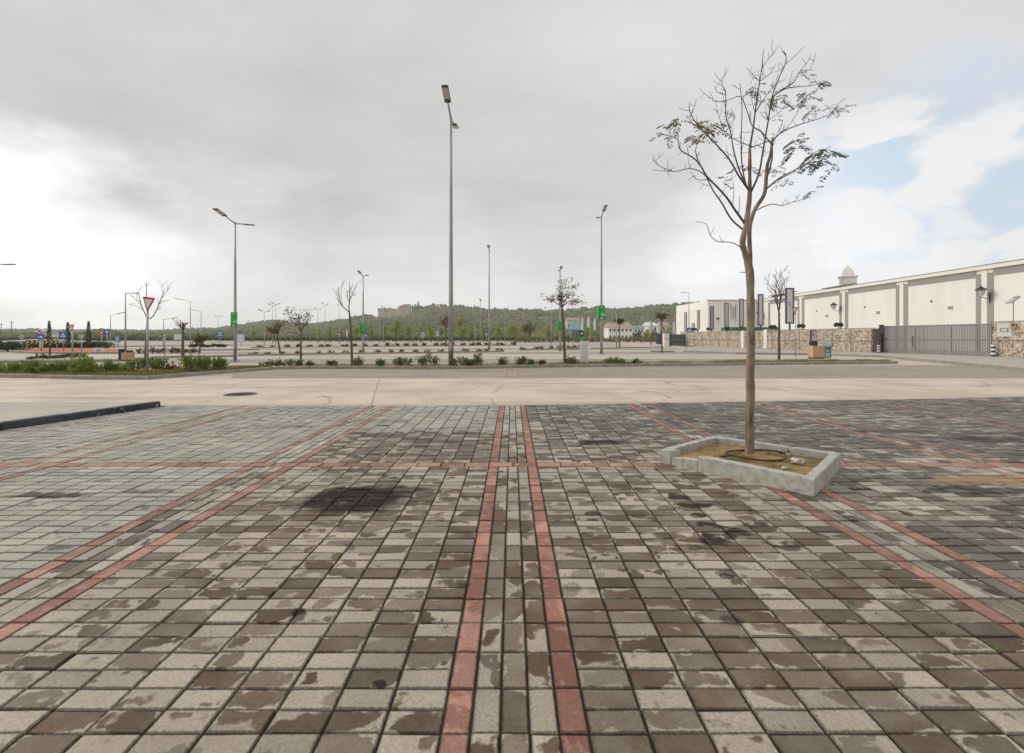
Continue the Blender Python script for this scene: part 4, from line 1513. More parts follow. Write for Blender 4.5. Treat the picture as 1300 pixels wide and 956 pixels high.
lamp_post('tallest galvanised lamp post with two angled heads at the centre of the strip', 572.5, 20.6, 149, rb=.115, arm=1.75, rise=.42, group='double headed lamp posts')
lamp_post('tall double headed lamp post with green zone sign at the left, standing in the lane', 298.6, 25.6, 282, sign=(396.5, 414.3, 8.2, False, 'H'), rb=.095, arm=1.6, rise=.3, group='double headed lamp posts')
lamp_post('tall double headed lamp post with green zone sign right of the white pillar', 763.5, 37.3, 274, sign=(388, 405.5, 8.5, True, 'H'), rb=.115, arm=1.7, rise=.35, group='double headed lamp posts')
lamp_post('double headed lamp post with green cube zone sign left of the castle', 461, 44, 350, sign=(410.5, 423.5, 5, True, None), rb=.10, arm=1.3, rise=.3, group='double headed lamp posts')
lamp_post('thin double headed lamp post between the tall central post and the flat topped tree', 621, 51, 318, rb=.11, arm=1.5, rise=.3, group='double headed lamp posts')
lamp_post('double headed lamp post with green zone sign directly behind the flat topped tree', 711, 46, 344, sign=(408, 419, 5.5, True, None), rb=.10, arm=1.2, rise=.3, group='double headed lamp posts')

LL = [  # single-headed posts: px, d, top, dir, label, arm, rise
    (159.3, 42, 371.5, (1, .1), 'single headed lamp post with flat right arm behind the tan advert stand', 1.0, .02),
    (140.3, 66, 400, (1, .2), 'small single headed lamp post with rising right arm, right of the blue roundabout sign', 1.6, .45),
    (207.8, 62, 405, (1, .2), 'small single headed lamp post right of the V shaped bare tree', 1.5, .25),
    (241.8, 72, 382.5, (-1, -.3), 'single headed lamp post with left arm above the big round bush', 2.0, .5),
    (255.3, 80, 395, (-1, -.3), 'smaller single headed lamp post just right of the one above the round bush', 1.8, .4),
    (-13, 36, 335, (1, .1), 'lamp post outside the left picture edge with only its head showing', 1.6, .05),
    (874.6, 68, 371, (-1, -.1), 'single headed lamp post with left arm behind the right crossing sign', 1.0, .02),
]
for (px, d, top, dr, lab, arm, rise) in LL:
    lamp_post(lab, px, d, top, False, group='single headed lamp posts', single_dir=dr, arm=arm, rise=rise, rb=.085, detail=d < 45)
lamp_post('single headed lamp post with left arm hidden behind the large tree trunk', 957, 55, 345.5, False, group='single headed lamp posts', single_dir=(-1, -.1), arm=1.5, rise=.02, rb=.09)

FL = [  # far double lamps: px, d, top, label
    (277, 118, 402, 'left of the left green zone sign'), (335.5, 72, 396, 'thin, left of the brown crowned tree'), (346, 95, 388, 'left one of the twin posts above the brown crowned tree'), (350, 88, 386.5, 'right one of the twin posts above the brown crowned tree'),
    (369.5, 110, 391, 'left of the sparse dark leaved tree'), (393.5, 115, 394, 'right of the sparse dark leaved tree'), (403.5, 95, 393.5, 'left one of the pair before the bare central tree'), (412.7, 92, 387, 'right one of the pair before the bare central tree'),
    (431.5, 112, 388, 'just left of the bare central tree'), (482, 108, 395, 'left one before the castle wall'), (487, 100, 391, 'right one before the castle wall'), (524.5, 96, 393, 'left one of the pair left of the central post'), (533, 104, 390, 'right one of the pair left of the central post'),
    (603, 100, 390, 'first right of the central post'), (610, 88, 382.5, 'second right of the central post, taller'), (641, 110, 394, 'before the wooded ridge in mid picture'), (692.5, 112, 392, 'left of the flat topped tree crown, lower'), (699.6, 88, 384, 'left of the flat topped tree crown, taller'),
    (777.5, 110, 397, 'left one above the red roofed house'), (782.6, 55, 398.5, 'short, right one above the red roofed house'), (816.5, 98, 405, 'left of the first white banner'), (846.7, 105, 391, 'above the white gate pillar'), (864.5, 100, 397, 'above the slate gate'), (319, 125, 409, 'tiny, right of the left green zone sign'), (363, 120, 400, 'tiny, between twin posts and sparse tree')]
for (px, d, top, lab) in FL:
    lamp_post('far double headed lamp post, ' + lab, px, d, top, group='far double headed lamp posts', rb=.075, arm=1.5, rise=.35, detail=False, hs=1.0)


# ------------------------------------------------------------------ road signs
def pole_to(t, hgt, r=.03, mat='galv'):
    MB().tube([(0, 0, -.05), (0, 0, hgt)], r, 8).build('pole', M[mat], t, smooth=True)


def tri_sign(label, px, d, top, bot, wpx, roll=0.0, back=False, rp=.035, pole_px=None, base=None, group='yield signs'):
    t = thing('yield_sign', label, 'road sign', GD(pole_px or px, d), 0, group)
    ox = ((px - (pole_px or px)) * d / F)
    z1, z0 = ZT(top, d), ZT(bot, d)
    w = wpx * d / F
    cz = z0 + (z1 - z0) * .6
    pole_to(t, z0 + (z1 - z0) * .75, rp)
    Mx = Matrix.Rotation(roll, 2)

    def tri(k, y0, y1):
        h = (z1 - z0)
        pts = [Vector((-w / 2, h * .4)), Vector((0, -h * .6)), Vector((w / 2, h * .4))]
        P = []
        for i, p in enumerate(pts):                     # rounded corners
            a, b = pts[i - 1], pts[(i + 1) % 3]
            for q in (p.lerp(a, .06), p.lerp(b, .06)):
                q = Mx @ (q * k)
                P.append((q.x + ox, q.y + cz))
        return MB().plate(P, y0, y1)
    f = tri(1, -rp - .03, -rp - .012).build('sign_panel', M['signgrey' if back else 'signred'], t)
    if not back:
        tri(.66, -rp - .036, -rp - .0305).build('sign_face', M['signface'], f)
    MB().box((ox * .5, -rp - .004, cz), (abs(ox) + .1, .014, .04)).build('bracket', M['galv'], f)
    return t


tri_sign('large yield sign with red border on a pole in the grass of the left island', 190.0, 15.75, 377.5, 396.6, 16, roll=R(-7), pole_px=187.2, rp=.036)
tri_sign('pale worn yield sign on a white pole left of the three cypress trees end', 92.0, 28.6, 412, 421, 7.6, rp=.04)
tri_sign('small pale yield sign beside the little lamp post right of the V shaped tree', 209.6, 31, 423, 428.5, 5.2, rp=.03)
tri_sign('pale yield sign on a thin pole in front of the banner posts at the right', 1008.5, 31.8, 390, 400.5, 8.0, rp=.028, pole_px=1010)


def square_sign(name, label, px, d, top, bot, wpx, mat, emblem=None, group='blue road signs', rp=.03, pole_px=None, shape='sq', cat='road sign', ground=True):
    t = thing(name, label, cat, GD(pole_px or px, d), 0, group)
    ox = ((px - (pole_px or px)) * d / F)
    z1, z0 = ZT(top, d), ZT(bot, d)
    w = wpx * d / F
    cz = (z0 + z1) / 2
    pole_to(t, z1 - .03, rp)
    if shape == 'sq':
        f = MB().box((ox, -rp - .02, cz), (w, .025, z1 - z0), bev=.006).build('sign_panel', M[mat], t)
    else:
        f = MB().disc_plate((ox, cz), w / 2, -rp - .032, -rp - .008, 24, (z1 - z0) / 2).build('sign_panel', M[mat], t)
    y = -rp - .037
    h = z1 - z0
    e = MB()
    if emblem == 'cross':       # pedestrian crossing: white triangle with a dark walker
        e.plate([(ox - w * .34, cz - h * .32), (ox + w * .34, cz - h * .32), (ox, cz + h * .34)], y, y + .004)
        e.build('white_triangle', M['white'], f)
        e = MB()
        e.plate([(ox - w * .03, cz + h * .02), (ox + w * .05, cz + h * .02), (ox + w * .14, cz - h * .26), (ox + w * .08, cz - h * .26), (ox + w * .01, cz - h * .1), (ox - w * .1, cz - h * .26), (ox - w * .16, cz - h * .26)], y - .005, y - .001)
        e.disc_plate((ox + w * .01, cz + h * .09), w * .045, y - .005, y - .001, 10)
        e.build('walker_emblem', M['navy'], f)
    elif emblem == 'arrow':
        e.plate([(ox - w * .3, cz - h * .07), (ox + w * .02, cz - h * .07), (ox + w * .02, cz - h * .22), (ox + w * .34, cz), (ox + w * .02, cz + h * .22), (ox + w * .02, cz + h * .07), (ox - w * .3, cz + h * .07)], y, y + .004)
        e.build('arrow_emblem', M['white'], f)
    elif emblem == 'diag':
        e.plate([(ox - w * .3, cz + h * .24), (ox - w * .3, cz + h * .1), (ox - w * .04, cz - h * .02), (ox - w * .04, cz - h * .34), (ox + w * .1, cz - h * .34), (ox + w * .1, cz + h * .06), (ox + w * .32, cz + h * .12), (ox + w * .3, cz + h * .26)], y, y + .004)
        e.build('arrow_emblem', M['white'], f)
    elif emblem == 'bar':
        e.box((ox, y, cz), (w * .7, .005, h * .2))
        e.build('white_bar', M['white'], f)
    elif emblem == 'rows':
        for k in (-.25, 0.02, .26):
            e.box((ox - w * .05, y, cz + h * k), (w * .66, .005, h * .1))
        e.build('pale_lines', M['white'], f)
    return t


square_sign('crossing_sign', 'blue square pedestrian crossing sign at the left, before the middle cypress', 80.8, 40, 420.8, 429.3, 10, 'blue', 'cross', 'pedestrian crossing signs', .04)
square_sign('crossing_sign', 'blue pedestrian crossing sign beside the slate gate at the right', 875.3, 45, 416, 421.4, 7.2, 'blue', 'cross', 'pedestrian crossing signs', .035, pole_px=871.5)
square_sign('round_sign', 'round blue sign with white arrow above the chevron board', 52.6, 41, 423.6, 432, 9.2, 'blue', 'arrow', 'blue road signs', .05, shape='round')
square_sign('round_sign', 'small round red and white sign just behind the round blue arrow sign', 51, 58, 419.5, 425.5, 6, 'signred', 'bar', 'red round signs', .04, shape='round')
square_sign('round_sign', 'grey oval back of a round sign left of the chevron board', 28, 44, 424.6, 430, 7.6, 'signgrey', None, 'sign backs', .04, shape='round')
square_sign('square_sign', 'pale grey square sign back on a thin pole near the rightmost cypress', 103.6, 31, 424.5, 429.6, 6.4, 'signgrey', None, 'sign backs', .03)
square_sign('no_entry_sign', 'small red no entry sign with white bar near the blue roundabout sign', 129.2, 70, 420, 425, 5, 'signred', 'bar', 'red round signs', .05, shape='round')
square_sign('direction_sign', 'blue square sign with bent white arrow above a small yield triangle', 136.3, 55, 418.5, 425, 7.6, 'blue', 'diag', 'blue road signs', .04)
tri_sign('small pinkish yield triangle under the blue bent arrow sign', 136.0, 54.6, 425.3, 428.6, 4.6, rp=.03)
tri_sign('white triangle sign under the small no entry sign', 129.2, 69.6, 425.2, 428.2, 3.6, rp=.03)
square_sign('direction_sign', 'blue and white stacked direction sign left of the flat armed lamp post', 150, 60, 426, 434, 6.6, 'blue', 'rows', 'blue road signs', .06)
square_sign('information_board', 'wide blue and white board behind the small knotty tree at the left', 226, 95, 424, 431.5, 10, 'paleprint', 'rows', 'information boards', .06, cat='sign')
square_sign('information_board', 'blue board standing in the far lot left of the left green zone sign', 280, 100, 420.5, 428, 6.5, 'blue', 'rows', 'information boards', .06, cat='sign')
square_sign('information_board', 'pale blue grey board behind the left zone lamp post', 306, 70, 424, 435, 9.5, 'paleprint', 'rows', 'information boards', .06, cat='sign')
square_sign('information_board', 'navy and white board left of the bare central tree', 431, 92, 421, 428.5, 5.6, 'navy', 'rows', 'information boards', .06, cat='sign')
square_sign('information_board', 'narrow light blue board right of the distant green cube sign', 464.8, 98, 422, 430, 3.0, 'blue', 'bar', 'information boards', .05, cat='sign')
square_sign('information_board', 'light blue board in the yellow green tree row', 555.5, 98, 419, 428, 6.0, 'tealroof', 'rows', 'information boards', .05, cat='sign')
square_sign('information_board', 'plain grey panel left of the light blue board', 536.6, 96, 421.5, 428.5, 4.6, 'signgrey', None, 'information boards', .05, cat='sign')
square_sign('information_board', 'dark navy board right of the central lamp post', 617.8, 95, 421.5, 428, 5, 'navy', 'rows', 'information boards', .05, cat='sign')
square_sign('round_sign', 'navy round sign with a green plate above the white service pillar', 738.3, 42, 419.3, 427.8, 6.4, 'navy', 'arrow', 'blue road signs', .05, shape='round')
square_sign('information_board', 'small bright green plate just under the navy round sign', 738.2, 41.5, 428.2, 431.8, 5.5, 'green', None, 'green plates', .04, cat='sign')

# chevron board
t = thing('chevron_board', 'long black chevron board with yellow arrows pointing right at the left roundabout', 'road sign', GD(53, 43))
d = 43
z1, z0 = ZT(431.6, d), ZT(436.2, d)
w = 42 * d / F
pn = MB().box((0, 0, (z0 + z1) / 2), (w, .04, z1 - z0), bev=.006).build('board', M['black'], t)
mb = MB()
hh = (z1 - z0)
for k in range(7):
    x = -w / 2 + w * (k + .35) / 7
    c = (z0 + z1) / 2
    a = w / 7
    mb.plate([(x - a * .25, c + hh * .46), (x + a * .1, c + hh * .46), (x + a * .52, c), (x + a * .1, c - hh * .46), (x - a * .25, c - hh * .46), (x + a * .17, c)], -.026, -.021)
mb.build('chevron', M['yellow'], pn)
for x in (-w * .46, w * .44):
    MB().tube([(x, .06, -.05), (x, .06, z1)], .035, 8).build('post', M['galv'], t)
square_sign('white_panel_post', 'pale rectangular post panel under the round blue arrow sign', 53, 42.2, 431, 441.5, 5, 'offwhite', None, None, .03, cat='sign')

# white notice panel standing low in the grass
t = thing('notice_panel', 'low white notice panel with blue text lines at the end of the terracotta island', 'sign', GD(125.5, 38.7))
d = 38.7
z1, z0 = ZT(441.6, d), ZT(447.8, d)
w = 13.2 * d / F
pn = MB().box((0, 0, (z0 + z1) / 2), (w, .04, z1 - z0), bev=.006).build('board', M['white'], t)
mb = MB()
for zf, xf, wf in ((.70, -.05, .5), (.50, .08, .5), (.28, -.1, .3)):
    mb.box((xf * w, -.022, z0 + (z1 - z0) * zf), (w * wf, .004, (z1 - z0) * .1))
mb.build('printed_lines', M['blue'], pn)
for x in (-w * .4, w * .4):
    MB().box((x, .04, z0 / 2), (.05, .05, z0 + .1)).build('leg', M['galv'], t)

# terracotta island with its kerb
ti = [G(16, 447.4), G(45, 448.7), G(100, 449.2), G(150, 449.0), G(168, 447.5), G(158, 445.4), G(110, 442.8), G(60, 442.6), G(30, 444)]
struct(MB().prism([(p.x, p.y) for p in ti], -.05, .14).build('roundabout_pavement', M['terracotta']))
kerb_run('kerb', ti + [ti[0]], .16, .15, M['kerb'], 1.5)
# bollards in front
for i, (px, by, ty) in enumerate(((46.6, 455, 448.2), (55, 455, 448.5), (63.3, 454.4, 433))):
    d = H * F / (by - CY)
    t = thing('bollard', ['short dark bollard left of the dark shrub row, first of three', 'short dark bollard beside the first one, second of three', 'tall slim dark post right of the two short bollards'][i], 'bollard', GD(px, d), 0, 'dark bollards before the terracotta island')
    hz = ZT(ty, d)
    MB().lathe([(.045, -.05), (.045, hz * .92), (.05, hz * .93), (.05, hz * .97), (.02, hz)], 10).build('post', M['black'], t)
    MB().lathe([(.0475, hz * .78), (.0475, hz * .84)], 10).build('band', M['signgrey'], t)


# advert stands (tan cabinet, navy end panel, display)
def advert_stand(label, px, d, rz=0.0, back=False):
    k = d / F
    t = thing('advert_stand', label, 'advert stand', GD(px, d), rz, 'advert stands')
    w, hb = 15 * 29.4 / F, .74
    cab = MB().box((0, 0, hb / 2 + .06), (w, .55, hb), bev=.012).build('cabinet', M['wood'], t)
    MB().box((0, 0, .03), (w * .94, .5, .075)).build('plinth', M['black'], t)
    if not back:
        MB().box((-w * .24, -.02, hb + .06 + .13), (w * .5, .3, .255), bev=.01).build('display_base', M['black'], t)
        fr = MB().box((-w * .24, -.02, hb + .06 + .26 + .37), (w * .54, .12, .74), bev=.012).build('display_frame', M['banner_frame'], t)
        po = MB().box((-w * .22, -.085, hb + .06 + .26 + .36), (w * .40, .01, .62)).build('poster', M['pink'], fr)
        mb = MB().disc_plate((-w * .30, hb + .06 + .26 + .46), .055, -.096, -.091, 14, .085)
        mb.build('dark_print', M['banner_frame'], po)
        ep = MB().box((w * .5 + .26, -.1, .60), (.50, .10, 1.16), bev=.012).build('end_panel', M['paleprint'], t)
        MB().box((w * .5 + .26, -.156, .38), (.46, .012, .68)).build('dark_print', M['teal'], ep)
        mb = MB()
        cx, cz = w * .5 + .12, .74
        n = 18
        for i in range(n):
            a, b = 2 * math.pi * i / n, 2 * math.pi * (i + 1) / n
            q = lambda r, an: (cx + r * math.cos(an), cz + r * math.sin(an))
            mb.plate([q(.045, a), q(.075, a), q(.075, b), q(.045, b)], -.169, -.164)
        mb.plate([(cx + .1, .66), (cx + .34, .82), (cx + .37, .78), (cx + .14, .62)], -.169, -.164)
        mb.build('ring_print', M['black'], ep)
        mb = MB()
        for zz, ww in ((.30, .3), (.22, .26), (.14, .3), (.47, .22)):
            mb.box((w * .5 + .26, -.1655, zz), (ww, .006, .035))
        mb.box((w * .5 + .22, -.153, 1.02), (.26, .006, .03))
        mb.build('printed_lines', M['white'], ep)
    else:
        MB().box((-w * .5 - .13, -.05, .58), (.26, .42, 1.14), bev=.012).build('end_panel', M['navy'], t)
        MB().box((w * .05, .12, hb + .06 + .11), (w * .62, .25, .22), bev=.03).build('display_base', M['black'], t)
    if back:
        t.scale = (.66, .66, .58)
    return t


advert_stand('tan wooden advert stand with poster display and teal end panel before the stone wall', 1036, 29.6)
advert_stand('tan wooden advert stand with navy end panel seen among the left shrubs', 162.5, 26.6, back=True)

# white service pillar
d = 22.3
t = thing('service_pillar', 'plain white service pillar at the right end of the long shrub strip', 'utility cabinet', GD(742, d), R(-14))
hz = ZT(434, d)
w = .40
MB().box((0, 0, hz / 2 - .02), (w, .34, hz + .02), bev=.01).build('cabinet', M['cabinet'], t)
MB().box((0, 0, hz + .012), (w + .04, .38, .03), bev=.008).build('cap', M['white'], t)
MB().box((.01, -.174, hz * .52), (w * .8, .012, hz * .8), bev=.004).build('door', M['offwhite'], t)

# manhole
p = G(305.5, 500.3)
t = thing('manhole_cover', 'round cast iron manhole cover set in the pale road', 'manhole cover', (p.x, p.y, -.006))
MB().lathe([(.36, -.02), (.36, .006), (.335, .008)], 32).build('rim', M['iron'], t)
mb = MB().lathe([(.32, -.02), (.32, .009)], 32)
for i in range(-4, 5):
    L = math.sqrt(max(0, .30 ** 2 - (i * .062) ** 2))
    mb.box((0, i * .062, .011), (2 * L, .018, .006))
mb.build('lid', M['iron'], t)

# ------------------------------------------------------------------ right side: stone wall, gate, banners, building
WA, WB = Vector((29.9, 38.0, 0)), Vector((25.75, 69.5, 0))
GA, GB = Vector((31.65, 30.5, 0)), Vector((30.25, 37.7, 0))      # sliding gate run
WC, WD = Vector((31.7, 30.25, 0)), Vector((33.0, 20.0, 0))


def gabion(label, a, b, hgt, stone, group):
    L = (b - a).length
    dx = (b - a).normalized()
    ang = math.atan2(dx.y, dx.x)
    t = thing('gabion_wall', label, 'stone wall', a, ang, group)
    # local x runs along the wall; the face seen is on local -y or +y: make both sides
    MB().box((L / 2, 0, hgt / 2 - .03), (L - .06, .74, hgt)).build('core', M['backing'], t)
    r = random.Random(int(L * 10))
    mb = MB()
    base = ico(0, 1, 1, 0)
    for sy in (-1, 1):
        if sy < 0 and L > 20:
            continue
        z = stone * .45
        while z < hgt:
            x = r.uniform(0, stone)
            while x < L:
                s = stone * r.uniform(.38, .68)
                j = [r.uniform(.72, 1.28) for _ in range(12)]
                q = Matrix.Rotation(r.uniform(0, 6.28), 3, 'Y')
                mb.add([q @ Vector((v[0] * s * 1.15 * jj, v[1] * s * .6 * jj, v[2] * s * .8 * jj)) + Vector((x, sy * .38, z)) for v, jj in zip(base.v, j)], base.f)
                x += s * 1.75
            z += stone * .72
    x = 0
    while x < L:                       # stones on top
        s = stone * r.uniform(.4, .6)
        for yy in (-.22, .05, .28):
            j = [r.uniform(.72, 1.28) for _ in range(12)]
            mb.add([Vector((v[0] * s * 1.1 * jj, v[1] * s * jj, v[2] * s * .5 * jj)) + Vector((x + r.uniform(0, .1), yy, hgt - .02)) for v, jj in zip(base.v, j)], base.f)
        x += s * 1.8
    mb.build('stone_fill', M['stones'], t)
    wm = MB()
    nb = max(1, round(L / 2.0))
    for sy in (-.46, .46):
        for zz in (.03, hgt * .5, hgt + .05):
            wm.tube([(0, sy, zz), (L, sy, zz)], .018, 4)
        for i in range(nb + 1):
            wm.tube([(L * i / nb, sy, .0), (L * i / nb, sy, hgt + .05)], .016, 4)
    for i in range(nb + 1):
        wm.tube([(L * i / nb, -.46, hgt + .05), (L * i / nb, .46, hgt + .05)], .014, 4)
    wm.build('wire_cage', M['wire'], t)
    return t


def on_wall(px):
    """point on the stone wall's line seen at a photo column"""
    k = (px - CX) / F
    dx = WB - WA
    s = (k * WA.y - WA.x) / (dx.x - k * dx.y)
    return WA + dx * s


FACE = .62                       # in front of the wall's face
nrm = Vector((-(WA - WB).normalized().y, (WA - WB).normalized().x, 0))
if nrm.x > 0:
    nrm = -nrm
gabion('long low tan stone filled gabion wall behind the banner posts', WA, WB, 2.05, .165, 'gabion walls')
gabion('stone filled gabion wall carrying the C2 plate right of the grey gate', WC, WD, 2.3, .165, 'gabion walls')

# side pavement in front of the wall
SW = [G(868, 446.5), G(940, 449.4), G(1040, 450.8), G(1120, 453.6), G(1200, 461), G(1300, 471), G(1420, 484)]
back = [on_wall(868) + Vector((2, 0, 0)), on_wall(935) + Vector((2, 0, 0)), on_wall(1040) + Vector((2, 0, 0)), Vector((31, 37.8, 0)), Vector((34, 31, 0)), Vector((36, 25, 0)), Vector((38, 18, 0))]
mb = MB()
n = len(SW)
mb.add([(p.x, p.y, .10) for p in SW] + [(p.x, p.y, .10) for p in back], [(i, i + 1, n + i + 1, n + i) for i in range(n - 1)])
struct(mb.build('side_pavement', M['walk']))
kerb_run('kerb', SW, .14, .13, M['kerb'], 1.2)

# sliding gate
dg = (GB - GA)
Lg = dg.length
t = thing('sliding_gate', 'long grey sliding gate of vertical slats left of the C2 plate', 'gate', GA, math.atan2(dg.y, dg.x))
hg = 2.25
fr = MB()
for zz, th in ((.18, .16), (hg - .05, .10), (hg * .52, .12)):
    fr.box((Lg / 2, 0, zz), (Lg, .10, th), bev=.01)
for x in (.05, Lg / 3, Lg * 2 / 3, Lg - .05):
    fr.box((x, 0, hg / 2 + .04), (.09, .085, hg - .12))
fr.build('frame', M['gate'], t)
sl = MB()
ns = 76
for i in range(ns):
    sl.box((.1 + (Lg - .2) * i / (ns - 1), 0, hg / 2 + .05), (.055, .035, hg - .2))
sl.build('slats', M['gate'], t)
MB().box((Lg / 2, .0, .07), (Lg + .3, .16, .08)).build('floor_rail', M['iron'], t)
for i, x in enumerate((Lg * .25, Lg * .75)):
    MB().tube([(x, -.06, .1), (x, .06, .1)], .06, 12).build('roller', M['black'], t)
hd = MB().box((Lg * .68, .09, 1.0), (.06, .06, .9), bev=.01).build('handle', M['gatedark'], t)
# gate post and striped bollards
t = thing('gate_post', 'tall black steel gate post at the left end of the grey gate', 'post', (29.95, 37.55, 0))
MB().box((0, 0, 1.13), (.22, .22, 2.36), bev=.012).build('post', M['black'], t)
MB().box((0, 0, 2.33), (.28, .28, .05), bev=.01).build('cap', M['black'], t)
MB().box((-.05, -.13, 1.9), (.1, .05, .5)).build('guide_bracket', M['gatedark'], t)


def striped_bollard(label, x, y, hz):
    t = thing('striped_bollard', label, 'bollard', (x, y, .09), 0, 'striped bollards by the grey gate')
    n = 6
    mbb, mbw = MB(), MB()
    for i in range(n):
        (mbb if i % 2 == 0 else mbw).lathe([(.11, hz * i / n + .001), (.11, hz * (i + 1) / n)], 14)
    mbb.build('black_bands', M['black'], t)
    mbw.build('white_bands', M['white'], t)
    MB().lathe([(.11, hz + .002), (.08, hz + .03), (.02, hz + .045)], 14).build('cap', M['black'], t)


p = GD(1261, 29.9)
striped_bollard('black and white striped bollard under the C2 plate', p.x, p.y, .78)
p = GD(1115.5, 37.0)
striped_bollard('black and white striped bollard at the foot of the black gate post', p.x, p.y, .62)

# C2 plate, fixed to the wall: its own thing, set on the face towards the road
dw = (WC - WD).normalized()
nw = Vector((-dw.y, dw.x, 0))
if nw.x > 0:
    nw = -nw


def at_wall2(px, off):
    k = (px - CX) / F
    a, dd = WC + nw * off, (WD - WC)
    s = (k * a.y - a.x) / (dd.x - k * dd.y)
    return a + dd * s


p = at_wall2(1274.8, .62)
rzz = R(-50)
t = thing('number_plate', 'square white plate reading C2 on the stone wall by the gate', 'sign', (p.x, p.y, 0), R(-42))
z1, z0 = ZT(411, p.y), ZT(427.3, p.y)
pn = MB().box((0, 0, (z0 + z1) / 2), (.64, .03, z1 - z0), bev=.006).build('plate', M['white'], t)
lettering('C2', .36, (0, -.02, (z0 + z1) / 2), M['navy'], pn)
for x in (-.25, .25):
    MB().box((x, .16, z1 - .1), (.05, .32, .05)).build('bracket', M['galv'], t)
p = at_wall2(1286.8, .5)
t = thing('intercom_box', 'small copper coloured box on the stone wall right of the C2 plate', 'intercom', (p.x, p.y, 0), R(-60))
MB().box((0, 0, ZT(413.5, p.y)), (.26, .08, .36), bev=.012).build('housing', simple('copper_box', (.50, .28, .16), .5, .2, .1, 4), t)
MB().box((0, -.043, ZT(412.5, p.y)), (.16, .006, .12)).build('screen', M['glassdark'], t)
MB().box((0, .06, ZT(413.5, p.y)), (.1, .1, .1)).build('bracket', M['galv'], t)

# floodlight on a slim mast behind the wall
p = GD(1286.2, 33.0)
t = thing('floodlight_mast', 'grey floodlight tilted on a slim mast above the wall at the right edge', 'floodlight', p)
hz = ZT(383, 33)
MB().tube([(0, 0, -.05), (.02, 0, hz)], [.045, .03], 8).build('mast', M['galv'], t)
Mx = Matrix.Rotation(R(-32), 3, 'Y')
hd = MB().box((-.02, 0, hz + .12), (.82, .42, .10), M=Mx, bev=.02).build('lamp_head', M['signgrey'], t)
MB().box((-.05, 0, hz + .06), (.6, .34, .02), M=Mx).build('lens', M['diffuser'], hd)
MB().box((.22, 0, hz + .33), (.26, .30, .10), M=Mx, bev=.02).build('driver_box', M['galv'], t)

# black floodlights standing on the stone wall
for i, (px, lab) in enumerate(((1064.5, 'pair of black floodlights on the stone wall below the right lantern'), (1017, 'pair of black floodlights on the stone wall right of the pale yield sign'), (981, 'pair of black floodlights on the wall above the white cabinet'), (923.5, 'black floodlights on the wall beside the second narrow banner'), (900.5, 'black floodlights on the wall beside the first framed banner'), (882, 'black floodlights on the wall end near the crossing sign'))):
    p = on_wall(px)
    t = thing('wall_floodlight', lab, 'floodlight', (p.x, p.y, 2.05), 0, 'black floodlights along the stone wall')
    MB().tube([(0, 0, -.02), (0, 0, .32)], .03, 6).build('stem', M['black'], t)
    for s in (-1, 1):
        Mx = Matrix.Rotation(s * R(32), 3, 'Y')
        hd = MB().box((s * .2, 0, .42), (.40, .26, .34), M=Mx, bev=.06).build('lamp_head', M['black'], t)


# banner posts
def banner(label, px, top, bot, wpx, framed=True, mat='banner', p=None, d=None, group='framed banner posts', mark=False, frame_w=None):
    if d is None:
        q = on_wall(px) + nrm * FACE
        k = (px - CX) / F
        q = Vector((k * q.y, q.y, 0))
    else:
        q = GD(px, d)
    d = q.y
    w = wpx * d / F
    z1, z0 = ZT(top, d), ZT(bot, d)
    t = thing('banner_post', label, 'banner', (q.x, q.y, .0), 0, group)
    MB().box((0, 0, z0 / 2), (.14, .12, z0 + .1), bev=.008).build('post', M['banner_frame'], t)
    th = frame_w or .12
    if framed:
        fr = MB()
        for s in (-1, 1):
            fr.box((s * (w / 2 - th / 2), 0, (z0 + z1) / 2), (th, .14, z1 - z0), bev=.01)
        for zz in (z0 + th / 2, z1 - th / 2):
            fr.box((0, 0, zz), (w - 2 * th, .136, th), bev=.01)
        fr.build('frame', M['banner_frame'], t)
        pn = MB().box((0, 0, (z0 + z1) / 2), (w - 2 * th, .06, z1 - z0 - 2 * th)).build('panel', M[mat], t)
    else:
        MB().box((w / 2 + .05, 0, (z0 + z1) / 2), (.10, .14, z1 - z0), bev=.01).build('frame', M['banner_frame'], t)
        pn = MB().box((0, 0, (z0 + z1) / 2), (w, .08, z1 - z0), bev=.006).build('panel', M[mat], t)
    if mark:                                      # dark curl and dots of the print
        mb = MB()
        n = 14
        cz = z0 + (z1 - z0) * .56
        for i in range(n):
            a0, a1 = R(60 + 250 * i / n), R(60 + 250 * (i + 1) / n)
            q = lambda rr, an: (.02 + rr * math.cos(an), cz + rr * math.sin(an))
            mb.plate([q(.09, a0), q(.15, a0), q(.15, a1), q(.09, a1)], -.038, -.033)
        mb.build('dark_print', M['banner_frame'], pn)
        MB().box((.0, -.0355, z0 + (z1 - z0) * .17), (.12, .005, .10)).build('small_print', M['signgrey'], pn)
    else:
        mb = MB()
        r = random.Random(int(px))
        for i in range(11):
            zz = z0 + (z1 - z0) * (.16 + .065 * i)
            mb.box((r.uniform(-.01, .01), -.0325 - (.01 if not framed else 0), zz), (w * r.uniform(.10, .2), .005, .05))
        mb.build('small_print', M['signgrey'], pn)
    return t


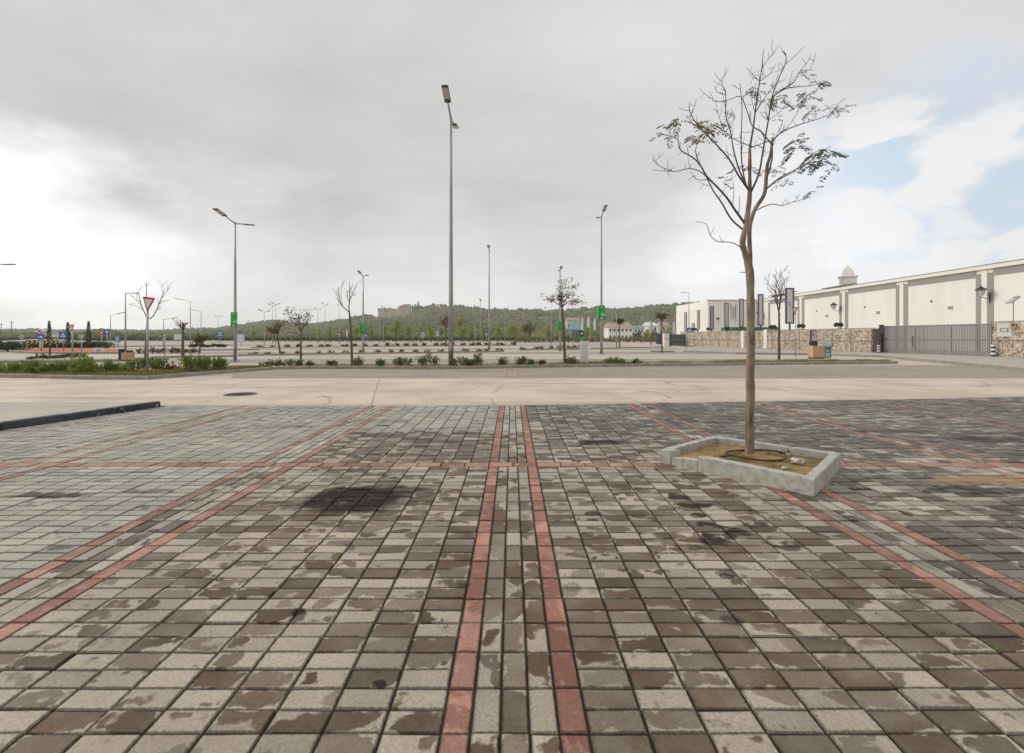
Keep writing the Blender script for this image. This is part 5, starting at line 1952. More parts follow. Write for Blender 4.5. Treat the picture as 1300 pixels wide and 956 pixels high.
banner('widest framed banner post, with dark curl print, beside the bare vase shaped tree', 1002.5, 365.5, 411, 11, mark=True, frame_w=.14)
banner('narrow framed banner post right of the large tree trunk', 965.6, 373.3, 413.2, 7, frame_w=.11)
banner('narrow framed banner post just left of the large tree trunk', 941.2, 379.3, 415.4, 5.4, frame_w=.10)
banner('narrow framed banner post in the middle of the white block', 922.3, 384.3, 417, 5.2, frame_w=.10)
banner('narrow framed banner post with lilac panel at the left of the white block', 903.6, 388.8, 418, 5.0, mat='bannerlilac', frame_w=.10)
banner('slim white banner post left of the white block end', 886.0, 393.4, 418, 3.0, False)
banner('slim white banner post above the crossing sign', 869.8, 396.2, 419.5, 2.8, False)
for (px, d, top, bot, w, lab) in ((855.8, 78, 408.8, 423.8, 3.4, 'short white banner above the slate gate'), (879.5, 82, 410, 421.8, 3.6, 'short white banner behind the right crossing sign'), (836.7, 84, 408, 423.6, 2.8, 'short white banner above the white gate pillar'), (826.3, 80, 407.3, 422.5, 2.0, 'short white banner with lower dark post near the white houses')):
    banner(lab, px, top, bot, w, False, d=d, group='short white banners')


def feather_flag(label, px, d, top, bot, wpx):
    t = thing('feather_flag', label, 'flag', GD(px, d), 0, 'white feather flags')
    z1, z0 = ZT(top, d), ZT(bot, d)
    w = wpx * d / F
    MB().tube([(w * .45, 0, -.05), (w * .45, 0, z0), (w * .42, 0, z0 + (z1 - z0) * .8), (w * .1, 0, z1)], [.05, .05, .035, .02], 6).build('pole', M['galv'], t)
    pts = [(-w * .35, z0), (w * .42, z0), (w * .40, z0 + (z1 - z0) * .8), (w * .1, z1), (-w * .15, z0 + (z1 - z0) * .93), (-w * .42, z0 + (z1 - z0) * .7), (-w * .5, z0 + (z1 - z0) * .4)]
    MB().plate(pts, -.02, .02).build('cloth', M['white'], t)


for a in (('white feather flag above the navy round sign, leftmost of three', 739.2, 95, 402, 419.5, 3), ('white feather flag in the middle of three left of the zone lamp', 747, 95, 402, 415.5, 3.4), ('white feather flag nearest the right green zone sign', 755, 95, 403, 419, 2.8), ('small yellowish feather flag beside the bare central tree', 440.5, 98, 418.5, 428, 1.8)):
    feather_flag(*a)

# cabinets in the wall, poster, green canopy
for i, (px, w, top, lab) in enumerate(((978.3, 11.2, 418.4, 'white utility cabinet with red stripe against the stone wall right of the trunk'), (951, 15, 420.0, 'white utility cabinet partly hidden behind the large tree trunk'))):
    q = on_wall(px)
    q = q + nrm * .55
    q.x = (px - CX) / F * q.y
    k = q.y / F
    t = thing('utility_cabinet', lab, 'utility cabinet', (q.x, q.y, .0), 0, 'white cabinets along the stone wall')
    hz = ZT(top, q.y)
    MB().box((0, .25, hz / 2), (w * k, .6, hz), bev=.012).build('housing', M['cabinet'], t)
    MB().box((0, -.058, hz * .66), (w * k * .99, .012, .07)).build('red_stripe', M['redstripe'], t)
    MB().box((0, -.06, hz * .32), (w * k * .82, .012, hz * .5), bev=.004).build('door', M['offwhite'], t)
q = on_wall(909.5) + nrm * .56
q.x = (909.5 - CX) / F * q.y
t = thing('wall_poster', 'small maroon framed poster on the stone wall between two banner posts', 'poster', (q.x, q.y, 0))
z1, z0 = ZT(422.7, q.y), ZT(434.8, q.y)
w = 4.3 * q.y / F
f = MB().box((0, 0, (z0 + z1) / 2), (w, .06, z1 - z0), bev=.008).build('frame', simple('maroon_frame', (.13, .03, .03), .5, 0, .1, 4), t)
s = MB().box((0, -.034, (z0 + z1) / 2), (w * .68, .01, (z1 - z0) * .82)).build('poster', M['pink'], f)
MB().box((0, -.042, (z0 + z1) / 2 + .25), (w * .4, .006, .22)).build('dark_print', M['banner_frame'], s)
MB().box((0, .1, z0 + .3), (.08, .2, .08)).build('bracket', M['galv'], f)

d = 57.5
a, b = GD(929.5, d), GD(990, d)
t = thing('green_canopy', 'long flat green canopy roof rising just above the stone wall behind the trunk', 'canopy', ((a.x + b.x) / 2, d, 0))
L = b.x - a.x
z1, z0 = ZT(415.3, d), ZT(419.4, d)
MB().box((0, 1.5, (z0 + z1) / 2), (L, 3.2, z1 - z0), bev=.03).build('canopy_roof', simple('canopy_green', (.01, .19, .075), .5, 0, .1, 1.5), t)
for x in (-L * .42, 0, L * .42):
    MB().tube([(x, 1.5, -.05), (x, 1.5, z0)], .06, 8).build('post', M['galv'], t)

# slate gate and white pillar at the far end of the wall
d = 68
a, b = GD(851.6, d), GD(871.3, d)
t = thing('slate_gate', 'dark slate grey gate at the far end of the stone wall', 'gate', ((a.x + b.x) / 2, d, 0))
L = b.x - a.x
hz = ZT(424.3, d)
fr = MB()
for zz in (.12, hz * .55, hz - .06):
    fr.box((0, -.02, zz), (L, .1, .09))
fr.build('rails', M['gate'], t)
MB().box((0, .03, hz / 2 + .02), (L - .1, .05, hz - .12)).build('panel', M['gatedark'], t)
for x in (-L / 2 - .1, L / 2 + .1):
    MB().box((x, 0, hz / 2), (.2, .2, hz + .1), bev=.01).build('post', M['black'], t)
d = 66
a, b = GD(842, d), GD(848.6, d)
t = thing('gate_pillar', 'white pillar with orange stripe left of the slate gate', 'pillar', ((a.x + b.x) / 2, d, 0))
hz = ZT(424, d)
MB().box((0, 0, hz / 2), (b.x - a.x, .7, hz + .04), bev=.02).build('pillar', M['cabinet'], t)
MB().box((0, -.36, hz * .62), ((b.x - a.x) * .8, .012, .16)).build('orange_stripe', M['orange'], t)
MB().box((0, 0, hz + .05), (b.x - a.x + .1, .8, .08), bev=.01).build('cap', M['white'], t)
# dark box beyond it
d = 92
a, b = GD(834, d), GD(841, d)
t = thing('ticket_booth', 'small dark navy booth left of the white gate pillar', 'booth', ((a.x + b.x) / 2, d, 0))
hz = ZT(423.3, d)
MB().box((0, 0, hz / 2), (b.x - a.x, 1.4, hz), bev=.03).build('body', M['navy'], t)
MB().box((0, -.71, hz * .65), ((b.x - a.x) * .6, .02, hz * .3)).build('window', M['glassdark'], t)
MB().box((0, 0, hz + .04), (b.x - a.x + .2, 1.6, .08)).build('roof', M['gatedark'], t)

# ------------------------------------------------------------------ the mall building
bx = 44.0
HB = 8.0
t = thing('mall_building', 'long cream mall building with grey framed wall panels and white parapet', 'building', (bx, 52, 0))
oy = 52
mb = MB().box((20, -3, (HB - .35) / 2), (40, 70, HB - .35))
mb.build('wall', M['render'], t)
par = MB().box((.03, -3, HB - .19), (.62, 70.2, .36), bev=.02)
par.build('parapet', M['renderwhite'], t)
MB().box((.03, -3, HB + .02), (.70, 70.3, .07), bev=.01).build('coping', M['coping'], t)
pil = [34.0, 43.1, 52.25, 61.4, 70.5, 79.7]
pil = [24.9] + pil
for yb in pil:
    MB().box((-.03, yb - oy, (HB - .38) / 2), (.10, .52, HB - .38), bev=.012).build('pilaster', M['renderwhite'], t)
for a, b in zip(pil[:-1], pil[1:]):
    fr = MB()
    y0, y1 = a + .27 - oy, b - .27 - oy
    zt = HB - .42
    fr.box((-.025, y0 + .26, zt / 2 - .3), (.056, .52, zt + .6 - .6))
    fr.box((-.025, y1 - .26, zt / 2 - .3), (.056, .52, zt + .6 - .6))
    fr.box((-.028, (y0 + y1) / 2, zt - .30), (.056, y1 - y0 - 1.046, .60))
    fr.build('panel_frame', M['greyband'], t)
    if a > 30:
        yc = (y0 + y1) / 2
        v = MB()
        v.lathe([(.11, 0), (.11, .05), (.07, .06)], 12)
        v.v = [(-z - .002, x + yc + .9, y + 5.1) for (x, y, z) in v.v]
        v.build('vent', M['iron'], t)
        v = MB()
        v.box((-.03, yc - 1.2, 4.3), (.06, .5, .3), bev=.01)
        v.build('vent', M['greyband'], t)
# roof sheets and skylights on top
for (px, d, w, lab) in ((1207, 52, 3.2, 0), (1065, 66, 2.6, 0), (979, 78, 3.0, 0)):
    q = GD(px, d)
    Mx = Matrix.Rotation(R(-10), 3, 'Y')
    MB().box((max(q.x - bx, 1.5), d - oy, HB + .62), (2.2, w * 1.6, .12), M=Mx).build('roof_skylight', M['roof_dark'], t)
    MB().box((max(q.x - bx, 1.5), d - oy, HB + .05), (1.6, w * 1.2, .75)).build('skylight_curb', M['coping'], t)
# lanterns on brackets (own things)


def lantern(label, y, zc, rough_px=None):
    t = thing('wall_lantern', label, 'lantern', (bx - .05, y, zc), 0, 'black wall lanterns')
    ar = MB()
    ar.box((.0, 0, -.45), (.06, .16, .9), bev=.01)
    ar.tube([(0, 0, -.42), (-.35, 0, -.52), (-.62, 0, -.38), (-.82, 0, -.35)], .03, 6)
    ar.tube([(-.82, 0, -.42), (-.82, 0, -.25)], .03, 6)
    ar.build('bracket', M['black'], t)
    bd = MB().lathe([(.13, -.25), (.20, -.18), (.30, .28), (.31, .30)], 6, (-.82, 0, 0)).build('lantern_body', M['lantern_glass'], t)
    ca = MB()
    for k in range(6):
        a = 2 * math.pi * k / 6
        ca.tube([(-.82 + .20 * math.cos(a), .20 * math.sin(a), -.18), (-.82 + .31 * math.cos(a), .31 * math.sin(a), .30)], .018, 4)
    ca.tube([(-.82, 0, -.25), (-.82, 0, .2)], .035, 6)
    ca.build('cage', M['black'], t)
    MB().lathe([(.46, .29), (.44, .34), (.20, .50), (.12, .56), (.06, .60), (.05, .70), (.01, .76)], 12, (-.82, 0, 0)).build('cap', M['black'], t)


lantern('black wall lantern on the facade above the C2 gate end, right one of two', 42.6, 5.40)
lantern('black wall lantern on the facade behind the advert stand, left one of two', 62.1, 5.35)
lantern('small dark wall lantern on the facade beside the narrow banner right of the trunk', 81.0, 5.3)

# end block with its sloping shoulder
d0 = 83.0
xa, xb = 35.1, 48.5
HE = ZT(381.2, d0)
t = thing('end_block', 'plain white end block of the mall with sloping left shoulder behind the banners', 'building', (0, 0, 0))
hs = ZT(392, 85.5)
mb = MB()
vs = [(xa, d0, -.05), (xb, d0, -.05), (xb, d0, HE), (xa, d0, HE), (xa - .0, d0 + 16, -.05), (xb, d0 + 16, -.05), (xb, d0 + 16, HE), (xa, d0 + 16, HE)]
mb.add(vs, [(3, 2, 1, 0), (4, 5, 6, 7), (0, 1, 5, 4), (1, 2, 6, 5), (2, 3, 7, 6), (3, 0, 4, 7)])
mb.build('wall', M['render'], t)
mb = MB()
x2 = GD(891.3, 85).x
vs = [(x2, 85, -.05), (xa - .004, d0 + .4, -.05), (xa - .004, d0 + .4, HE - .02), (x2, 85, hs), (x2, 98, -.05), (xa - .004, 98, -.05), (xa - .004, 98, HE - .02), (x2, 98, hs)]
mb.add(vs, [(3, 2, 1, 0), (4, 5, 6, 7), (0, 1, 5, 4), (1, 2, 6, 5), (2, 3, 7, 6), (3, 0, 4, 7)])
mb.build('side_wing', M['renderwhite'], t)
MB().box(((xa + xb) / 2, d0 + .1, HE + .04), (xb - xa + .2, .5, .09)).build('coping', M['coping'], t)
dx = W(927 - 914, d0)
q = GD(916, d0)
MB().box((q.x + .8, d0 - .03, 2.9), (2.2, .06, 5.9), bev=.01).build('panel', M['renderwhite'], t)
q = GD(931, d0)
lv = MB()
for k in range(7):
    lv.box((q.x, d0 - .07, HE - 1.2 - k * .32), (.9, .1, .05))
for s in (-.45, .45):
    lv.box((q.x + s, d0 - .06, HE - 2.2), (.05, .12, 3.2))
lv.build('louvre', M['coping'], t)
q = GD(911, d0)
t2 = thing('wall_spotlight', 'small dark spotlight on the white end block between two banners', 'spotlight', (q.x, d0, ZT(404.3, d0)))
MB().box((0, -.2, 0), (.42, .4, .2), bev=.04).build('housing', M['black'], t2)
MB().box((0, -.02, -.12), (.1, .06, .3)).build('bracket', M['black'], t2)

# cupola on the mall roof
d = 66
q = GD(1076.3, d)
t = thing('roof_cupola', 'square cream cupola with bell shaped roof on the mall roof', 'cupola', (q.x, d, HB - .4), R(-33))
k = d / F
ze = ZT(352.5, d) - HB + .4
zt = ZT(339.5, d) - HB + .4
ww = 17.6 * k
MB().box((0, 0, ze / 2), (ww, ww, ze), R(0), .03).build('body', M['stonecream'], t)
MB().box((0, 0, ze + .06), (ww * 1.17, ww * 1.17, .14), bev=.03).build('cornice', M['stonecream'], t)
mb = MB()
hh = zt - ze
prof = [(.84, 0), (.80, .12), (.72, .36), (.60, .62), (.44, .84), (.24, .95), (.10, 1.0)]
mb.v = []
for (s, f) in prof:
    for (a, b) in ((-1, -1), (1, -1), (1, 1), (-1, 1)):
        mb.v.append((a * s * ww * .48, b * s * ww * .48, ze + .13 + f * hh * .93))
for i in range(len(prof) - 1):
    for j in range(4):
        mb.f.append((i * 4 + j, i * 4 + (j + 1) % 4, i * 4 + 4 + (j + 1) % 4, i * 4 + 4 + j))
mb.f.append(tuple(range(len(prof) * 4 - 4, len(prof) * 4)))
mb.build('bell_roof', M['stonecream'], t)
MB().lathe([(.08, 0), (.15, .08), (.12, .18), (.03, .28)], 10, (0, 0, ze + .12 + hh * .93)).build('finial', M['stonecream'], t)

# ------------------------------------------------------------------ hills and forest
RID = [(-900, 420), (-400, 420), (0, 418.8), (40, 418), (75, 419.3), (130, 419), (200, 419.6), (240, 417), (270, 417), (290, 414.2), (310, 411.5), (331, 407.8), (345, 406), (357, 406), (370, 409), (390, 410.3), (400, 411), (415, 408),
       (440, 404), (459, 399.5), (470, 398.5), (480, 397.5), (500, 396), (520, 391), (531, 388.5), (545, 388), (560, 386.5), (586, 387.5), (605, 390), (620, 392.2), (640, 391.8), (680, 392.4), (718, 392.2), (740, 390), (755, 389),
       (780, 391), (800, 390.2), (825, 387), (850, 384.8), (870, 383), (892, 383), (930, 385), (1000, 391), (1200, 398), (1700, 408), (2600, 415)]


def ridge(px):
    e = (CY - np.interp(px, [p[0] for p in RID], [p[1] for p in RID])) / F
    dr = float(np.interp(px, [-400, 250, 330, 420, 560, 720, 900], [860, 860, 780, 700, 680, 640, 600]))
    return max(1.0, H + e * dr - 4.2), dr


D0 = 190.0


def hill_z(px, d):
    zr, dr = ridge(px)
    t = (d - D0) / (dr - D0)
    if t <= 0:
        return -.05
    if t <= 1:
        s = (t * .65 + .35 * t * t * (3 - 2 * t)) * (.35 + .65 * t)
    else:
        s = max(0, 1 - (t - 1) * 1.3)
    nz = mnoise.noise(Vector((px * .012, d * .008, 3.0))) * .12 * min(1, t) * (1 - min(1, t) ** 4)
    return zr * max(0, s + nz)


mb = MB()
NU, NV = 240, 44
pxs = np.linspace(-220, 1560, NU)
for px in pxs:
    zr, dr = ridge(px)
    for j in range(NV):
        d = D0 * .98 + (dr * 1.5 - D0) * (j / (NV - 1))
        mb.v.append(((px - CX) * d / F, d, hill_z(px, d)))
for i in range(NU - 1):
    for j in range(NV - 1):
        a = i * NV + j
        mb.f.append((a, a + NV, a + NV + 1, a + 1))
hm = ground_mat('hill_scrub', (.075, .08, .035), (.105, .10, .05), (.20, .155, .10), .02, .3, .0)
hills = mb.build('hills', hm, smooth=True)
struct(hills)


def crowns(name, spots, mat, sub=1, seed=1):
    """many small rough tree crowns as one far-off wood"""
    r = np.random.default_rng(seed)
    bm = bmesh.new()
    bmesh.ops.create_icosphere(bm, subdivisions=sub + 1, radius=1)
    bm.verts.ensure_lookup_table()
    bv = np.array([v.co[:] for v in bm.verts])
    bf = np.array([[v.index for v in f.verts] for f in bm.faces])
    bm.free()
    n = len(spots)
    sp = np.array(spots)
    V = bv[None] * (1 + r.uniform(-.38, .38, (n, len(bv), 1)))
    V = V * np.stack([sp[:, 3], sp[:, 3], sp[:, 4]], 1)[:, None, :] + sp[:, None, :3]
    Fc = bf[None] + (np.arange(n) * len(bv))[:, None, None]
    me = bpy.data.meshes.new(name)
    V = V.reshape(-1, 3)
    Fc = Fc.reshape(-1, 3)
    me.vertices.add(len(V))
    me.vertices.foreach_set('co', V.ravel().astype(np.float32))
    me.loops.add(Fc.size)
    me.loops.foreach_set('vertex_index', Fc.ravel().astype(np.int32))
    me.polygons.add(len(Fc))
    me.polygons.foreach_set('loop_start', np.arange(0, Fc.size, 3, dtype=np.int32))
    me.update(calc_edges=True)
    me.validate()
    o = bpy.data.objects.new(name, me)
    COL.objects.link(o)
    me.materials.append(mat)
    o['kind'] = 'stuff'
    return o


def forestmat(name, ca, cb, cc):
    m, nt, b = newmat(name)
    ri = nt.node('ShaderNodeNewGeometry').outputs['Random Per Island']
    co = nt.node('ShaderNodeTexCoord').outputs['Object']
    c = nt.mix(ri, ca, cb)
    c = nt.mix(nt.ss(nt.noise(co, .012, 3), .45, .65), c, cc)
    c = nt.v('SCALE', c, nt.m('MULTIPLY_ADD', nt.noise(co, 1.3, 2), 1.0, .5))
    nt.put(b.inputs['Base Color'], c)
    b.inputs['Roughness'].default_value = .9
    b.inputs['Specular IOR Level'].default_value = .1
    return m


M['forest'] = forestmat('wooded_hill', (.075, .105, .045), (.13, .155, .068), (.16, .145, .085))
M['forestnear'] = forestmat('wooded_foot', (.06, .09, .028), (.14, .17, .05), (.14, .13, .06))
r = random.Random(77)
spots = []
for _ in range(11000):
    px = r.uniform(-210, 1550) if r.random() < .45 else r.uniform(-40, 960)
    zr, dr = ridge(px)
    t = r.random() ** .6 * 1.06
    d = D0 + 30 + t * (dr - D0 - 30)
    if 455 < px < 468 and .55 < t < .97 and r.random() < .85:
        continue
    if 474 < px < 524 and .74 < t:
        continue
    if mnoise.noise(Vector((px * .03, t * 5, 9))) < -.38:
        continue
    big = .55 + .5 * d / 600
    rr = r.uniform(1.5, 3.0) * big
    z = hill_z(px, d)
    spots.append(((px - CX) * d / F, d, z + rr * .5, rr, rr * r.uniform(.8, 1.25)))
crowns('forest', spots, M['forest'], 1, 5)
spots = []
for _ in range(2600):
    px = r.uniform(-300, 960)
    d = r.uniform(178, 300)
    dens = mnoise.noise(Vector((px * .02, d * .03, 2)))
    if dens < -.15:
        continue
    rr = r.uniform(.8, 1.9) * (1 + max(0, dens))
    z = max(0, hill_z(px, d))
    spots.append(((px - CX) * d / F, d, z + rr * .6, rr * 1.2, rr))
crowns('woodland_edge', spots, M['forestnear'], 1, 6)

# conifers and little tower on the crest
for i, (px, h, lab) in enumerate(((523.5, 8, 'left'), (527, 9, 'middle'), (531, 12, 'tallest, right'))):
    d = 655
    z = hill_z(px, d)
    t = thing('pine_tree', 'dark pine on the hill crest beside the castle, ' + lab + ' of three', 'tree', GD(px, d) + Vector((0, 0, z)), 0, 'pines by the castle')
    cr, tr = MB(), MB()
    tr.tube([(0, 0, -1), (0, 0, h * .6)], [.4, .15], 5)
    rr = random.Random(i)
    for k in range(160):
        f = rr.random()
        a = rr.uniform(0, 6.28)
        q = 2.3 * math.sin(min(1, f * 1.3 + .2) * 1.57) * (1 - f ** 3) * rr.uniform(.5, 1)
        cr.leaf(Vector((q * math.cos(a), q * math.sin(a), h * (.2 + .8 * f))), Vector((rr.gauss(0, 1), rr.gauss(0, 1), rr.gauss(.3, .6))), Vector((0, 0, 1)), 1.7, 1.0)
    cr.build('crown', M['cypress'], t)
    tr.build('trunk', M['bark'], t)
d = 660
z = hill_z(556, d)
t = thing('hilltop_house', 'tiny pale house on the crest of the castle hill', 'house', GD(556, d) + Vector((0, 0, z)))
MB().box((0, 0, 2.4), (5.5, 5, 6)).build('wall', M['renderwhite'], t)
MB().box((0, 0, 5.7), (3.4, 3.4, 1.2)).build('roof', M['coping'], t)
MB().box((0, -2.52, 3.2), (1.2, .1, 1.4)).build('window', M['glassdark'], t)

# castle ruin
d = 640
k = d / F
q0 = GD(480, d)
t = thing('castle_ruin', 'tan stone castle ruin with stepped walls on the hill top', 'castle', (q0.x, d, 0))
mb = MB()
r = random.Random(3)


def wall_run(mb, pa, pb, ta, tb, bot, depth=9, n=6):
    for i in range(n):
        f0, f1 = i / n, (i + 1) / n
        x0, x1 = W(pa + (pb - pa) * f0 - 480, d), W(pa + (pb - pa) * f1 - 480, d)
        top = ZT(ta + (tb - ta) * (f0 + f1) / 2, d) + r.uniform(-.5, .4)
        z0 = ZT(bot, d) - 8
        mb.box(((x0 + x1) / 2, depth / 2 + r.uniform(-.3, .3), (top + z0) / 2), (x1 - x0 + .02 * (i % 2), depth, top - z0))


wall_run(mb, 480, 496, 391, 391, 399, 12)
mb.build('keep_wall', M['castle'], t)
mb = MB()
wall_run(mb, 496, 505.2, 392, 392, 399, 8, 4)
mb.build('curtain_wall', M['castle'], t)
mb = MB()
wall_run(mb, 505.2, 512, 389.5, 386.8, 396, 10, 4)
wall_run(mb, 512, 519.5, 386.5, 385.8, 394, 12, 4)
mb.build('upper_wall', M['castle'], t)
mb = MB()
for px in (484, 489, 493, 500, 509, 515):
    mb.box((W(px - 480, d), -.25, ZT(393.6 if px < 505 else 389.5, d)), (1.0, 1.1, 1.8))
mb.build('openings', M['glassdark'], t)


# houses beyond the car park
def house(label, pxa, pxb, d, top_wall, top_roof, wallm='renderwhite', roofm='tile', base=432, dep=9, wins=3, floors=2, z0=None, hip=.12, group='houses beyond the car park'):
    a, b = GD(pxa, d), GD(pxb, d)
    L = b.x - a.x
    zw, zr = ZT(top_wall, d), ZT(top_roof, d)
    t = thing('house', label, 'house', ((a.x + b.x) / 2, d, 0), 0, group)
    MB().box((0, dep / 2, zw / 2 - .5), (L, dep, zw + 1)).build('wall', M[wallm], t)
    e = .5
    x0, x1, y0, y1 = -L / 2 - e, L / 2 + e, -e, dep + e
    hx = L * hip
    ym = (y0 + y1) / 2
    MB().add([(x0, y0, zw), (x1, y0, zw), (x1, y1, zw), (x0, y1, zw), (x0 + hx, ym, zr), (x1 - hx, ym, zr)], [(3, 2, 1, 0), (0, 1, 5, 4), (2, 3, 4, 5), (1, 2, 5), (3, 0, 4)]).build('roof', M[roofm], t)
    fh = zw / floors
    for f in range(floors):
        for i in range(wins):
            x = -L / 2 + L * (i + .5) / wins
            w = MB().box((x, -.03, fh * (f + .55)), (min(1.3, L / wins * .45), .12, fh * .42)).build('window', M['glassdark'], t)
            MB().box((x, -.08, fh * (f + .55) - fh * .24), (min(1.5, L / wins * .5), .2, .12)).build('sill', M['offwhite'], w)
    return t


house('wide white house with long red tiled roof right of the right zone lamp', 772.5, 803, 175, 415.2, 408.6, wins=6, floors=2)
house('lower white annex with blue grey roof right of the red roofed house', 805, 817.5, 182, 416.5, 413.2, roofm='tealroof', wins=3, floors=2)
house('white house behind the first white banners with a stepped pale roof', 823.5, 834.5, 190, 413.5, 408.5, roofm='offwhite', wins=2, floors=2)
house('small white house above the white gate pillar', 840.5, 849.5, 215, 413, 408.3, roofm='tile', wins=2, floors=2)
house('teal roofed building behind the feather flags', 725.5, 738.5, 185, 418.5, 409.3, wallm='tealroof', roofm='tealroof', wins=3, floors=1)
house('long pale farmhouse on the slope behind the feather flags', 720, 736.5, 300, 406, 403.3, wallm='stonecream', roofm='tile', wins=5, floors=1)
house('low white building with grey roof behind the left hedge', 10, 43, 85, 433, 430.8, roofm='signgrey', wins=4, floors=1)
house('low white shed at the far left edge of the car park', 171, 190, 170, 431.8, 429.8, wallm='offwhite', roofm='signgrey', wins=3, floors=1)
house('long low pale blue shed right of the white shed at the left', 192, 218, 172, 431.6, 429.6, wallm='paleprint', roofm='offwhite', wins=5, floors=1)
house('small white farmhouse among the trees at the far left', 43.5, 49, 190, 421.5, 418.2, roofm='signgrey', wins=2, floors=2)

# far poles at the left
for (px, top, lab) in ((1.5, 410.5, 'thin dark utility pole on the left horizon, shorter of two'), (14.6, 408, 'thin dark utility pole on the left horizon, taller of two')):
    d = 185
    t = thing('utility_pole', lab, 'pole', GD(px, d), 0, 'utility poles at the far left')
    hz = ZT(top, d)
    MB().tube([(0, 0, -.05), (0, 0, hz)], [.16, .11], 6).build('pole', M['twig'], t)
    MB().box((0, 0, hz - .5), (1.8, .14, .14)).build('crossarm', M['twig'], t)

# ------------------------------------------------------------------ air
hz = MB().box((0, 850, 69), (4400, 2200, 140.2)).build('haze')
hz['kind'] = 'stuff'
hmat = bpy.data.materials.new('haze')
hmat.use_nodes = True
hn = NT(hmat.node_tree)
hmat.node_tree.nodes.remove(hmat.node_tree.nodes['Principled BSDF'])
pv = hn.node('ShaderNodeVolumePrincipled')
pv.inputs['Color'].default_value = (.93, .95, .97, 1)
pv.inputs['Density'].default_value = .0003
hn.l.new(pv.outputs[0], hmat.node_tree.nodes['Material Output'].inputs['Volume'])
hz.data.materials.append(hmat)

# ------------------------------------------------------------------ sky, sun, camera
SUN_AZ, SUN_EL = R(-74), R(25)        # azimuth from +Y towards +X
w = bpy.data.worlds.new('World')
S.world = w
w.use_nodes = True
nt = NT(w.node_tree)
bg = w.node_tree.nodes['Background']
sky = nt.node('ShaderNodeTexSky', sky_type='NISHITA')
sky.sun_disc = False
sky.sun_elevation = SUN_EL
sky.sun_rotation = SUN_AZ
D = nt.v('NORMALIZE', nt.node('ShaderNodeTexCoord').outputs['Generated'])
dx, dy, dz = nt.sep(D)
zc = nt.m('MAXIMUM', dz, 0.0)
inv = nt.m('DIVIDE', 1.0, nt.m('ADD', zc, .16))
pl = nt.comb(nt.m('MULTIPLY', dx, inv), nt.m('MULTIPLY', dy, inv), 0.0)       # flat cloud deck seen from below


def dirof(px, py):
    v = Vector(((px - CX) / F, 1, (CY - py) / F))
    return tuple(v.normalized())


n1 = nt.noise(nt.v('MULTIPLY', pl, (.55, 1.0, 1)), 1.1, 9, .58, .35)
n2 = nt.noise(nt.v('ADD', nt.v('MULTIPLY', pl, (.6, 1.1, 1)), (7, 3, 0)), 2.9, 8, .6, .3)
nsum = nt.m('ADD', nt.m('MULTIPLY', n1, .6), nt.m('MULTIPLY', n2, .4))
wob = nt.m('SUBTRACT', nsum, .5)
wt = nt.node('ShaderNodeTexNoise')
nt.put(wt.inputs['Vector'], nt.v('MULTIPLY', D, (1, 1, 1.9)))
wt.inputs['Scale'].default_value = 3.1
wt.inputs['Detail'].default_value = 8
wt.inputs['Roughness'].default_value = .58
Dw = nt.v('NORMALIZE', nt.v('ADD', D, nt.v('SCALE', nt.v('SUBTRACT', wt.outputs['Color'], (.5, .5, .5)), .42)))      # ragged cloud outlines


def lobe(px, py, r0, r1, k=1.0, d=None):
    """soft patch of sky around a direction"""
    c = nt.v('DOT_PRODUCT', d if d is not None else Dw, dirof(px, py))
    return nt.ss(c, math.cos(r1), math.cos(r0), 0, k)


zz = nt.m('ADD', dz, nt.m('MULTIPLY', wob, .22))
stk = nt.noise(nt.v('ADD', nt.v('MULTIPLY', D, (1.5, 1.5, 8.0)), (3, 1, 2)), 2.2, 8, .6, .3)
b1 = nt.m('ADD', nt.ss(zz, .02, .25, .75, .575), nt.ss(dz, .62, .9, 0, .5))
for a in ((-40, 312, R(2), R(13), .24), (120, 300, R(2), R(12), .24), (250, 300, R(1), R(12), .12), (540, 350, R(1), R(13), .07), (1000, 320, R(2), R(16), .17), (860, 345, R(1), R(12), .08), (1130, 290, R(1), R(9), .10), (1000, 60, R(4), R(22), .04)):
    b1 = nt.m('ADD', b1, lobe(*a))
for a in ((520, 215, R(4), R(22), .055), (300, 190, R(3), R(17), .025), (780, 250, R(3), R(15), .03), (150, 372, R(1), R(9), .08), (300, 350, R(1), R(8), .05), (60, 170, R(3), R(15), .05)):
    b1 = nt.m('SUBTRACT', b1, lobe(*a))
b1 = nt.m('ADD', b1, nt.m('MULTIPLY', nt.m('SUBTRACT', stk, .5), nt.ss(dz, .0, .40, .30, .08)))
b1 = nt.m('ADD', b1, nt.m('MULTIPLY', wob, .32))
b1 = nt.m('MULTIPLY', b1, 10.0)
warm = nt.mix(nt.ss(dx, -.1, .5), (1.0, .99, .982), (.975, .985, 1.01))
cloud = nt.v('SCALE', warm, b1)
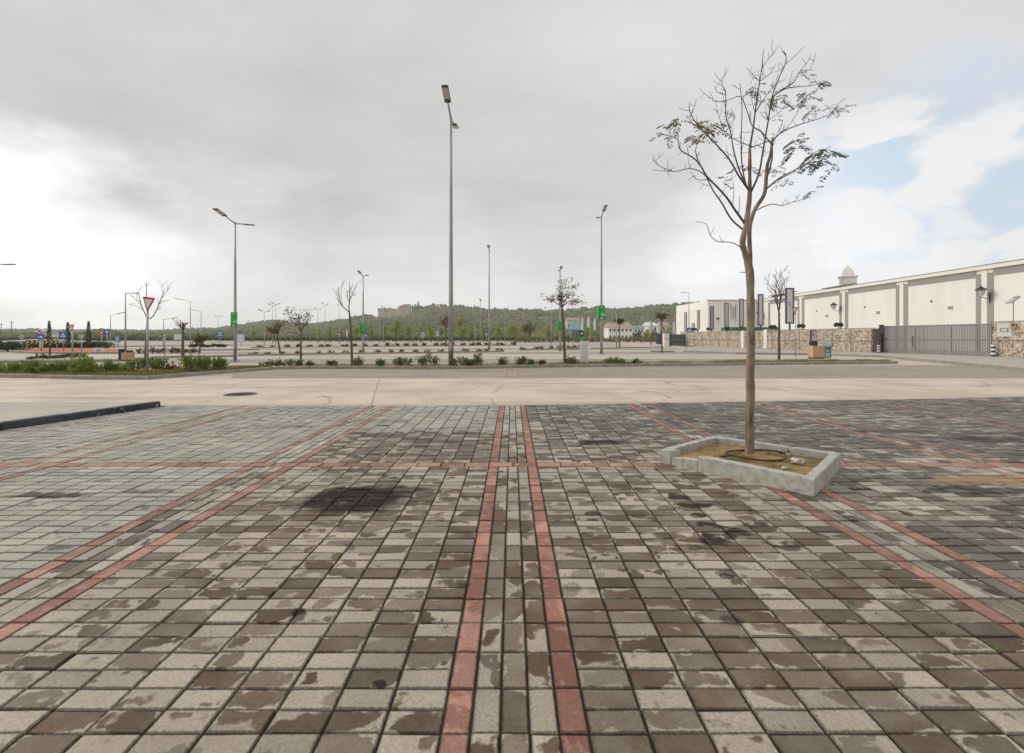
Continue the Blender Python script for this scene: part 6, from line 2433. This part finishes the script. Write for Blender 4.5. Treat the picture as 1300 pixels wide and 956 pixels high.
# blue opening with white cumulus at the right
blue = nt.m('MAXIMUM', lobe(1175, 215, R(2), R(10), .85), lobe(1320, 250, R(3), R(11), .9))
blue = nt.m('MAXIMUM', blue, lobe(1200, 315, R(2), R(9), .6))
n3 = nt.noise(nt.v('ADD', nt.v('MULTIPLY', D, (1.0, 1.0, 2.0)), (1.7, .2, .4)), 5.2, 9, .58, .2)
cum = nt.ss(n3, .53, .60)
cum = nt.m('MAXIMUM', cum, lobe(1255, 200, R(2.2), R(4.6), 1.0))
cum = nt.m('MAXIMUM', cum, lobe(1200, 228, R(1.2), R(3.2), .9))
cum = nt.m('MAXIMUM', cum, lobe(1100, 275, R(2.4), R(5.0), 1.0))
cum = nt.m('MAXIMUM', cum, lobe(1245, 272, R(1.0), R(3.2), .8))
bm_ = nt.m('MULTIPLY', nt.m('MULTIPLY', blue, .8), nt.m('SUBTRACT', 1.0, nt.m('MULTIPLY', cum, .95)))
veil = nt.v('ADD', nt.v('SCALE', sky.outputs[0], .10), (4.5, 5.7, 7.1))
cumcol = nt.mix(nt.m('MULTIPLY', blue, cum), cloud, (7.8, 7.8, 7.85))
col = nt.mix(bm_, cumcol, veil)
# below the horizon
col = nt.mix(nt.ss(dz, -.02, 0.0), (3.0, 2.7, 2.3), col)
nt.put(bg.inputs['Color'], col)
bg.inputs['Strength'].default_value = .1

sl = bpy.data.lights.new('sun', 'SUN')
sl.energy = 1.5
sl.angle = R(24)
sl.color = (1.0, .94, .85)
so = bpy.data.objects.new('sun', sl)
COL.objects.link(so)
sd = Vector((math.sin(SUN_AZ) * math.cos(SUN_EL), math.cos(SUN_AZ) * math.cos(SUN_EL), math.sin(SUN_EL)))
so.rotation_euler = sd.to_track_quat('Z', 'Y').to_euler()
so.location = sd * 50

cam = bpy.data.cameras.new('camera')
cam.sensor_fit = 'HORIZONTAL'
cam.sensor_width = 36
cam.lens = 36 * F / 1300
cam.shift_y = -(478 - CY) / 1300
cam.clip_end = 12000
cam.clip_start = .05
co = bpy.data.objects.new('camera', cam)
COL.objects.link(co)
co.location = (0, 0, H)
co.rotation_euler = (R(90), 0, 0)
S.camera = co
S.view_settings.view_transform = 'Standard'
S.view_settings.look = 'None'
S.view_settings.exposure = 0.28
S.cycles.volume_bounces = 2
S.view_settings.gamma = 1.0
